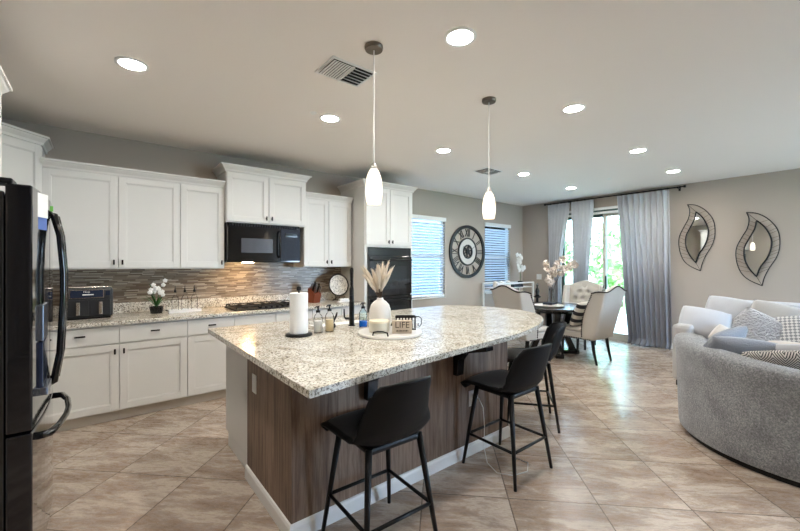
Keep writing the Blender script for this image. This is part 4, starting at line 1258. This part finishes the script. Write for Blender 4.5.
def curtain(y0, y1, b0, b1, n, label, seed, puddle=.12, mid=None):
    """y0..y1 at the heading, b0..b1 at the floor, optional mid pinch"""
    rnd = random.Random(seed); ph = [rnd.uniform(-.5, .5) for _ in range(20)]
    t = thing('window_curtain', label, 'curtain', (7.37, (y0 + y1) / 2, 0), group='grey ombre curtains')
    yc = (y0 + y1) / 2
    def f(u, v_):
        z = 2.665 * (1 - v_)
        if mid:
            k = 1 - abs(v_ - .62) / .62 if v_ < .62 else 1 - (v_ - .62) / .38
            k = k * k * (3 - 2 * k)
            a = y0 + (b0 - y0) * v_; b = y1 + (b1 - y1) * v_
            a = a * (1 - k) + mid[0] * k; b = b * (1 - k) + mid[1] * k
        else:
            a = y0 + (b0 - y0) * v_; b = y1 + (b1 - y1) * v_
        fl = u * n * 2 * PI + .5 * math.sin(v_ * 3 + seed) + ph[int(u * n) % 20] * v_ * .6
        amp = .034 + .014 * v_ + .010 * math.sin(5 * u + seed)
        y = a + (b - a) * u + .010 * math.sin(fl * 2)
        x = amp * math.sin(fl) + .006 * math.sin(9 * v_ + 5 * u)
        if v_ > .965:
            q = (v_ - .965) / .035; x -= puddle * q * (.6 + .4 * math.sin(u * 7 + seed)); z = .095 * max(0, 1 - q) ** 1.5 + .012 + .012 * abs(math.sin(fl * .5))
        if v_ < .03: x *= .75
        return (x, y - yc, z)
    MB().grid(f, n * 14, 60).build('cloth', 'curtain', t, smooth=True, solid=.003)
    mb = MB()
    for i in range(n):
        y = y0 + (y1 - y0) * (i + .25) / n - yc
        mb.tube([(.016 * math.cos(a), y, 2.685 + .016 * math.sin(a)) for a in [k * PI / 6 for k in range(12)]], .0022, 5, closed=True)
    mb.build('rings', 'black_metal', t)
curtain(3.71, 4.17, 3.92, 4.17, 6, 'narrow grey-blue curtain nearest the room corner', 1, mid=(3.90, 4.14))
curtain(3.24, 3.67, 3.28, 3.66, 6, 'narrow grey-blue curtain panel, second from the corner', 2, mid=(3.34, 3.62))
curtain(2.02, 2.82, 1.98, 2.62, 9, 'wide pale-to-slate curtain on the sofa side of the door', 3, puddle=.16)

# ================================================================== dining set
t = thing('dining_table', 'round black dining table on a heavy slatted pedestal', 'table', (5.66, 3.13, 0))
MB().lathe([(.001, .715), (.54, .715), (.60, .728), (.605, .74), (.605, .752), (.598, .76), (.001, .76)], 64).build('tabletop', 'dark_wood', t, smooth=False)
MB().lathe([(.001, .66), (.30, .66), (.30, .714), (.001, .714)], 32).build('apron', 'dark_wood', t)
for k in range(4):
    mb = MB(); mb.M = Matrix.Rotation(PI / 4 + k * PI / 2, 4, 'Z'); a = .045
    mb.loft([[(.26, -a, .06), (.36, -a, .06), (.36, a, .06), (.26, a, .06)], [(.14, -a, .36), (.22, -a, .36), (.22, a, .36), (.14, a, .36)], [(.20, -a, .66), (.30, -a, .66), (.30, a, .66), (.20, a, .66)]])
    mb.build('pedestal_leg', 'dark_wood', t, bevel=.004)
mb = MB(); mb.box(-.40, .40, -.06, .06, 0, .0595).box(-.06, .06, -.40, -.06, 0, .0595).box(-.06, .06, .06, .40, 0, .0595); mb.M = Matrix.Rotation(PI / 4, 4, 'Z')
mb2 = MB(); mb2.M = Matrix.Rotation(PI / 4, 4, 'Z'); mb2.box(-.40, .40, -.06, .06, 0, .0595).box(-.06, .06, -.40, -.06, 0, .0595).box(-.06, .06, .06, .40, 0, .0595); mb2.build('cross_base', 'dark_wood', t, bevel=.004); mb.bm.free()


def wing_chair(loc, rot, label):
    t = thing('wingback_dining_chair', label, 'dining chair', loc, rot, 'beige nailhead dining chairs')
    # faces +y. seat
    MB().box(-.26, .26, -.25, .27, .34, .44).build('seat_base', 'beige_fab', t, bevel=.02)
    mb = MB(); mb.box(-.25, .25, -.17, .28, .441, .50); mb.build('seat_cushion', 'beige_fab', t, bevel=.028)
    # back path: s in -1..1 ; outer shell wraps into wings
    def path(s):
        a = abs(s)
        if a < .62:
            x = .285 * (a / .62); y = -.30 + .02 * (a / .62) ** 2
        else:
            q = (a - .62) / .38; x = .285 + .040 * q; y = -.28 + .19 * q ** .95
        return (math.copysign(x, s), y)
    def topz(s):
        a = abs(s)
        if a < .62: z = 1.125 - .075 * (1 - math.cos(PI * a / .62)) / 2
        else:
            q = (a - .62) / .38; z = 1.05 + .012 * math.sin(PI * q) - .02 * q
        return z
    def shell(off):
        def f(u, v_):
            s = u * 2 - 1; x, y = path(s); zt = topz(s); z0 = .36
            a = abs(s); q = max(0, (a - .62) / .38)
            z = z0 + (zt - z0) * v_
            # wings swoop forward at the top, narrow by the seat
            y += q * (.05 * math.sin(PI * min(1, v_ * 1.1)) - .02)
            lean = -.165 * v_
            x *= .92 + .13 * v_
            k = 1 - off / .33
            if a < .62: y += off
            else: x *= k; y += off * (1 - q)
            return (x, y + lean, z)
        return f
    n_ = 28
    fo, fi = shell(0), shell(.055)
    mb = MB(); nv = 10
    Ro = [[mb.v(fo(i / n_, j / nv)) for j in range(nv + 1)] for i in range(n_ + 1)]
    Ri = [[mb.v(fi(i / n_, j / nv)) for j in range(nv + 1)] for i in range(n_ + 1)]
    for i in range(n_):
        for j in range(nv):
            mb.face([Ro[i][j], Ro[i + 1][j], Ro[i + 1][j + 1], Ro[i][j + 1]]); mb.face([Ri[i][j], Ri[i][j + 1], Ri[i + 1][j + 1], Ri[i + 1][j]])
        mb.face([Ro[i][nv], Ro[i + 1][nv], Ri[i + 1][nv], Ri[i][nv]]); mb.face([Ro[i][0], Ri[i][0], Ri[i + 1][0], Ro[i + 1][0]])
    for j in range(nv):
        mb.face([Ro[0][j], Ro[0][j + 1], Ri[0][j + 1], Ri[0][j]]); mb.face([Ro[n_][j], Ri[n_][j], Ri[n_][j + 1], Ro[n_][j + 1]])
    bk = mb.build('backrest', 'beige_fab', t, smooth=True, bevel=.008)
    # tufted inner panel
    tuft = [(-.14, .80), (0, .80), (.14, .80), (-.07, .92), (.07, .92), (-.07, .68), (.07, .68), (0, 1.02)]
    def pad(u, v_):
        x = (u - .5) * .50; z = .50 + v_ * (topz((u - .5) * 2 * .6) - .56)
        k = (z - .36) / .75
        puff = .045 * min(1, 6 * min(u, 1 - u, v_, 1 - v_) + .1)
        for tx, tz in tuft: puff -= .05 * math.exp(-((x - tx) ** 2 + (z - tz) ** 2) / .0011)
        return (x, -.243 - .165 * k + puff, z)
    pd = MB().grid(pad, 36, 36).build('tufted_pad', 'beige_fab', t, smooth=True)
    for tx, tz in tuft:
        k = (tz - .36) / .75
        MB().sphere((tx, -.228 - .165 * k, tz), .011, 1, .6, 1, 8).build('button', 'beige_fab', pd, smooth=True)
    # nailheads along the outline
    mb = MB()
    def nail(p): mb.sphere(p, .0105, seg=6)
    for i in range(57):
        nail(Vector(fo(i / 56, .985)) + Vector((0, -.003, 0)))
    for e in (0, 1):
        for j in range(26):
            p = fo(e, .05 + .93 * j / 25); nail(Vector(p) + Vector((.002 if e else -.002, .0, 0)))
    mb.build('nailhead_trim', 'beige_dark', t, smooth=True); mb = MB()
    for i in range(18): nail((-.25 + .5 * i / 17, .272, .355)); nail((.262, -.2 + .45 * i / 17, .355)); nail((-.262, -.2 + .45 * i / 17, .355))
    mb.build('seat_nailheads', 'beige_dark', t, smooth=True)
    for sx_ in (-1, 1):
        MB().tube([(sx_ * .21, .225, .345), (sx_ * .215, .235, 0)], [.026, .018], 4).build('leg', 'dark_wood', t)
        MB().tube([(sx_ * .205, -.21, .345), (sx_ * .21, -.24, .15), (sx_ * .21, -.275, 0)], [.026, .023, .017], 4).build('leg', 'dark_wood', t)
    return t
wc = wing_chair((5.64, 2.60, 0), math.radians(-3), 'beige wingback dining chair with striped pillow, its back toward the sofas')
copy_thing(wc, (4.95, 3.13, 0), math.radians(-103), 'beige wingback dining chair with its curved back to the island')
copy_thing(wc, (6.46, 3.12, 0), math.radians(96), 'beige wingback chair facing the camera from behind the table, tufted')


def pillow(name, loc, size, th, rot, material, label, group=None, roundp=False, pinch=.10, parent=None):
    t = tag(bpy.data.objects.new(name, None), label, 'pillow', group); bpy.data.objects.remove(t)
    w, h = size; mb = MB(); n_ = 18; top = {}; bot = {}
    for i in range(n_ + 1):
        for j in range(n_ + 1):
            u = -1 + 2 * i / n_; v_ = -1 + 2 * j / n_
            if roundp:
                x = u * (1 - v_ * v_ / 2) ** .5; y = v_ * (1 - u * u / 2) ** .5; r2_ = min(1, x * x + y * y); e = (1 - r2_) ** .5
            else:
                k_ = 1 - .10 * (u * v_) ** 2; x = u * (1 - .035 * (1 - v_ * v_)) * k_; y = v_ * (1 - .035 * (1 - u * u)) * k_; e = ((1 - u ** 2) * (1 - v_ ** 2)) ** .42
            z = th / 2 * e + .006 * noise.noise(Vector((u * 2.3, v_ * 2.3, w * 9)))
            top[i, j] = mb.v((x * w / 2, y * h / 2, z))
            bot[i, j] = top[i, j] if (i in (0, n_) or j in (0, n_)) else mb.v((x * w / 2, y * h / 2, -th / 2 * e))
    for i in range(n_):
        for j in range(n_):
            mb.face([top[i, j], top[i + 1, j], top[i + 1, j + 1], top[i, j + 1]]); mb.face([bot[i, j], bot[i, j + 1], bot[i + 1, j + 1], bot[i + 1, j]])
    o = mb.build(name, material, smooth=True)
    o.location = loc; o.rotation_euler = [math.radians(a) for a in rot]
    tag(o, label, 'pillow', group)
    return o
# rot: XYZ euler; (90,0,a) stands upright facing the -y side turned by a
pillow('striped_pillow', (5.53, 2.60, .69), (.44, .42), .13, (68, 0, 177), 'stripe', 'black and cream striped pillow on the dining chair nearest the sofas')
pillow('white_pillow', (6.34, 3.11, .63), (.44, .28), .12, (68, 0, -84), 'white_fab', 'white lumbar pillow on the dining chair behind the table')

# table centre
t = thing('centre_tray', 'round silver-white tray in the middle of the dining table', 'tray', (5.50, 3.10, .7605))
MB().lathe([(.001, 0), (.20, 0), (.225, .018), (.222, .022), (.195, .008), (.001, .008)], 40).build('tray_body', 'book2', t, smooth=False)
b = tag(recentre(MB().box(-.11, .11, -.08, .08, 0, .03).build('book', 'book2', bevel=.002)), 'pale hardback book, bottom one on the dining tray', 'book', 'books on the dining tray'); b.location = (5.42, 3.04, .7695); b.rotation_euler = (0, 0, .3)
b = tag(recentre(MB().box(-.10, .10, -.07, .07, 0, .03).build('book', 'book1', bevel=.002)), 'dark hardback book, top one on the dining tray', 'book', 'books on the dining tray'); b.location = (5.42, 3.04, .80); b.rotation_euler = (0, 0, .15)
t = thing('glass_vase', 'clear glass vase with cream blossoms on the dining table', 'vase', (5.64, 3.14, .7705))
MB().lathe([(.035, 0), (.05, .01), (.055, .06), (.04, .13), (.025, .20), (.03, .26), (.026, .26), (.021, .20), (.036, .13), (.05, .06), (.045, .015), (.001, .012)], 24).build('glass_body', 'glass', t, smooth=True)
fl = thing('blossom_branches', 'arching branches of cream blossoms in the glass vase', 'flowers', (5.64, 3.14, .785))
rnd = random.Random(11)
stm = MB(); spots = []
# arches run across the view, mostly to -y/+x (right in the photo) and the upper left
for (dx, dy, hgt, n_) in ((.34, -.29, .62, 16), (.16, -.13, .70, 12), (-.08, .06, .64, 10), (.04, -.03, .50, 9), (-.02, .04, .40, 6), (.10, -.05, .60, 8)):
    pts = []
    for i in range(9):
        u = i / 8; pts.append((dx * u ** 1.5, dy * u ** 1.5, .02 + hgt * math.sin(u * 1.75) / math.sin(1.5) * .98))
    stm.tube(pts, .003, 5)
    for k in range(n_):
        u = .55 + .45 * k / n_; q = pts[min(8, int(u * 8))]; spots.append((q[0] + rnd.uniform(-.03, .03), q[1] + rnd.uniform(-.03, .03), q[2] + rnd.uniform(-.035, .03)))
stm.build('branches', 'twig', fl, smooth=True)
for q in spots:
    mb = MB(); s0 = rnd.uniform(.045, .060)
    rot = Matrix.Rotation(rnd.uniform(0, 6), 4, 'Z') @ Matrix.Rotation(rnd.uniform(-.6, .9), 4, 'X'); mb.M = rot
    for j in range(6):
        a = 2 * PI * j / 6
        def f(u, v_, a=a):
            r = s0 * u; w_ = s0 * .5 * math.sin(PI * min(.15 + u * .8, 1)) * (v_ - .5) * 2
            return (r * math.cos(a) - w_ * math.sin(a), -.3 * s0 * (u * u), r * math.sin(a) + w_ * math.cos(a))
        mb.grid(f, 3, 2)
    mb.sphere((0, 0, 0), s0 * .4, seg=7)
    mb.build('blossom', 'petal_t', fl, smooth=True).location = q

# console in the corner
t = thing('console_rack', 'white open console rack in the far corner', 'console', (6.60, 4.60, 0))
for x in (-.62, .62):
    for y in (-.17, .17): MB().box(x - .018, x + .018, y - .018, y + .018, 0, 1.05).build('post', 'white', t)
for z, nme in ((.93, 'shelf'), (.5, 'shelf'), (.12, 'shelf')): MB().box(-.60, .60, -.15, .15, z, z + .02).build(nme, 'white', t)
MB().box(-.60, .60, -.18, -.16, 1.02, 1.05).box(-.60, .60, .16, .18, 1.02, 1.05).build('top_rail', 'white', t)
orchid((6.98, 4.58, .9505), 'small white orchid in a black pot on the corner console', 15, .62, 'black_metal', 'petal', (.055, .11), .058, leaves=False)
for i, (x, l) in enumerate(((6.12, 'white ceramic canister on the console, nearest the window blind'), (6.32, 'white ceramic canister on the console, second from the window blind'), (6.55, 'white ceramic canister on the console, middle of the shelf'))):
    tag(recentre(MB().lathe([(.045, 0), (.05, .01), (.05, .10), (.03, .125), (.001, .135)], 18, (x, 4.58, .9505)).build('canister', 'ceramic', smooth=False)), l, 'canister', 'canisters on the console')
MB_ = MB().box(-.16, .16, -.10, .10, 0, .05)
b = MB_.build('storage_box', 'book1', bevel=.004); b.location = (6.73, 4.55, .9505); tag(b, 'flat dark box on the corner console beside the orchid', 'box')
t = thing('figure_sculpture', 'slim black sculpture on a tall stand beside the console', 'sculpture', (7.04, 4.22, 0))
MB().lathe([(.11, 0), (.11, .02), (.03, .04), (.025, .72), (.07, .74), (.07, .76), (.001, .76)], 18).build('stand', 'black_metal', t, smooth=False)
MB().lathe([(.05, .7605), (.03, .80), (.045, .86), (.03, .92), (.012, .95), (.026, .985), (.018, 1.02), (.001, 1.03)], 14).build('figure', 'black_gloss', t, smooth=True)

# ================================================================== far sofa
t = thing('long_sofa', 'long pale sofa with its back to the far wall below the mirrors', 'sofa', (5.85, .15, 0))
SX0, SX1, SY0, SY1 = 5.27, 6.35, -1.4, 1.42
MB().box(SX0 + .04, SX1, SY0, SY1 - .19, .07, .30).build('base', 'sofa_far', t, bevel=.02, world=True)
MB().box(SX0, SX1, SY1 - .185, SY1, .06, .715).build('armrest', 'sofa_far', t, bevel=.04, world=True)
MB().box(SX1 - .24, SX1, SY0, SY1 - .19, .302, .975).build('backrest', 'blue_fab', t, bevel=.06, world=True)
for a, b in ((SY1 - .19 - .76, SY1 - .19), (SY1 - .19 - 1.53, SY1 - .19 - .77), (SY0, SY1 - .19 - 1.54)):
    MB().box(SX0 + .02, SX1 - .245, a + .004, b - .004, .302, .47).build('seat_cushion', 'sofa_far', t, bevel=.04, world=True)
for y in (SY1 - .08, SY0 + .08):
    for x in (SX0 + .06, SX1 - .06): MB().box(x - .04, x + .04, y - .04, y + .04, 0, .0595).build('foot', 'black_metal', t, world=True)

# curved sofa
t = thing('curved_sofa', 'round-backed grey chenille sofa in the right foreground', 'sofa', (4.245, .24, 0))
RC = .82
def ring_pts(a): # plan circle, stretched toward the frame edge
    return math.cos(a), math.sin(a)
A0, A1 = math.radians(98), math.radians(282)
na = 60
prof_n = 20
mb = MB(); rings = []
for i in range(na + 1):
    a = A0 + (A1 - A0) * i / na; c, s_ = math.cos(a), math.sin(a)
    u = i / na
    ht = .80 - .10 * max(0, min(1, (u - .1) / .5)) ** 1.1
    ring_ = []
    pr = [(0.0, .045), (-.006, .2), (-.014, .45), (-.022, ht - .13), (-.038, ht - .06), (-.025, ht - .02), (.015, ht), (.09, ht + .008), (.17, ht - .012), (.205, ht - .05), (.20, ht - .11), (.19, .45), (.19, .045)]
    for o, z in pr:
        r = RC - o
        taper = 1
        ring_.append((r * c, r * s_, z))
    rings.append(ring_)
mb.loft(rings)
mb.build('curved_back', 'chenille', t, smooth=True, bevel=.01)
mb = MB(); pts = [((RC - .195) * math.cos(A0 + (A1 - A0) * i / 40), (RC - .195) * math.sin(A0 + (A1 - A0) * i / 40)) for i in range(41)]
fx = .80
mb.prism(pts + [(fx, pts[-1][1]), (fx, pts[0][1])], .05, .30); mb.build('seat_base', 'chenille', t, bevel=.01)
mb = MB(); pts2 = [((RC - .20) * math.cos(A0 + (A1 - A0) * i / 40), (RC - .20) * math.sin(A0 + (A1 - A0) * i / 40)) for i in range(41)]
mb.prism(pts2 + [(fx, pts2[-1][1]), (fx, pts2[0][1])], .302, .47); mb.build('seat_cushion', 'slate_fab', t, bevel=.05)
mb = MB(); p3 = [((RC - .04) * math.cos(A0 + (A1 - A0) * i / 40), (RC - .04) * math.sin(A0 + (A1 - A0) * i / 40)) for i in range(41)]
mb.prism(p3 + [(fx - .05, p3[-1][1]), (fx - .05, p3[0][1] - .0)], 0, .044); mb.build('plinth', 'black_metal', t)

# pillows on the far sofa
pillow('sofa_pillow', (5.55, 1.17, .73), (.50, .38), .20, (62, 10, -76), 'blue_fab', 'big pale blue-white cushion leaning on the far sofa arm')
pillow('sofa_pillow', (5.96, 1.02, .80), (.50, .46), .15, (72, 8, -88), 'blue_fab', 'pale blue back cushion behind the big leaning one, at the far sofa corner')
pillow('sofa_pillow', (5.90, .62, .77), (.5, .46), .15, (72, 12, -95), 'sofa_far', 'taupe cream square pillow behind the round silver one')
pillow('sofa_pillow', (5.66, .74, .67), (.48, .46), .16, (62, 28, -100), 'ruched', 'silver ruched velvet pillow in the middle of the far sofa')
pillow('sofa_pillow', (5.68, .35, .69), (.56, .46), .16, (62, -8, -90), 'check', 'grey and white checked pillow at the right end of the far sofa')
pillow('sofa_pillow', (5.42, .93, .585), (.34, .26), .13, (50, 35, -80), 'cream_fab', 'small blush cream pillow in front of the blue-white cushions')
pillow('sofa_pillow', (5.34, .42, .545), (.50, .30), .13, (30, 0, -95), 'cream_fab', 'long cream lumbar pillow below the checked one')
# pillows in the curved sofa
pillow('sofa_pillow', (4.18, .76, .72), (.46, .36), .14, (60, 10, 158), 'slate_fab', 'slate blue pillow peeking over the curved sofa back, left end')
pillow('sofa_pillow', (3.86, .60, .71), (.56, .40), .16, (48, -6, 128), 'slate_fab', 'slate grey pillow just inside the curved sofa back')
pillow('sofa_pillow', (3.76, .30, .70), (.60, .34), .13, (52, 6, 108), 'chevron', 'black and white chevron pillow inside the curved sofa back')
pillow('sofa_pillow', (4.00, .20, .70), (.62, .38), .14, (58, 4, 104), 'blue_fab', 'grey-blue pillow standing behind the chevron one')
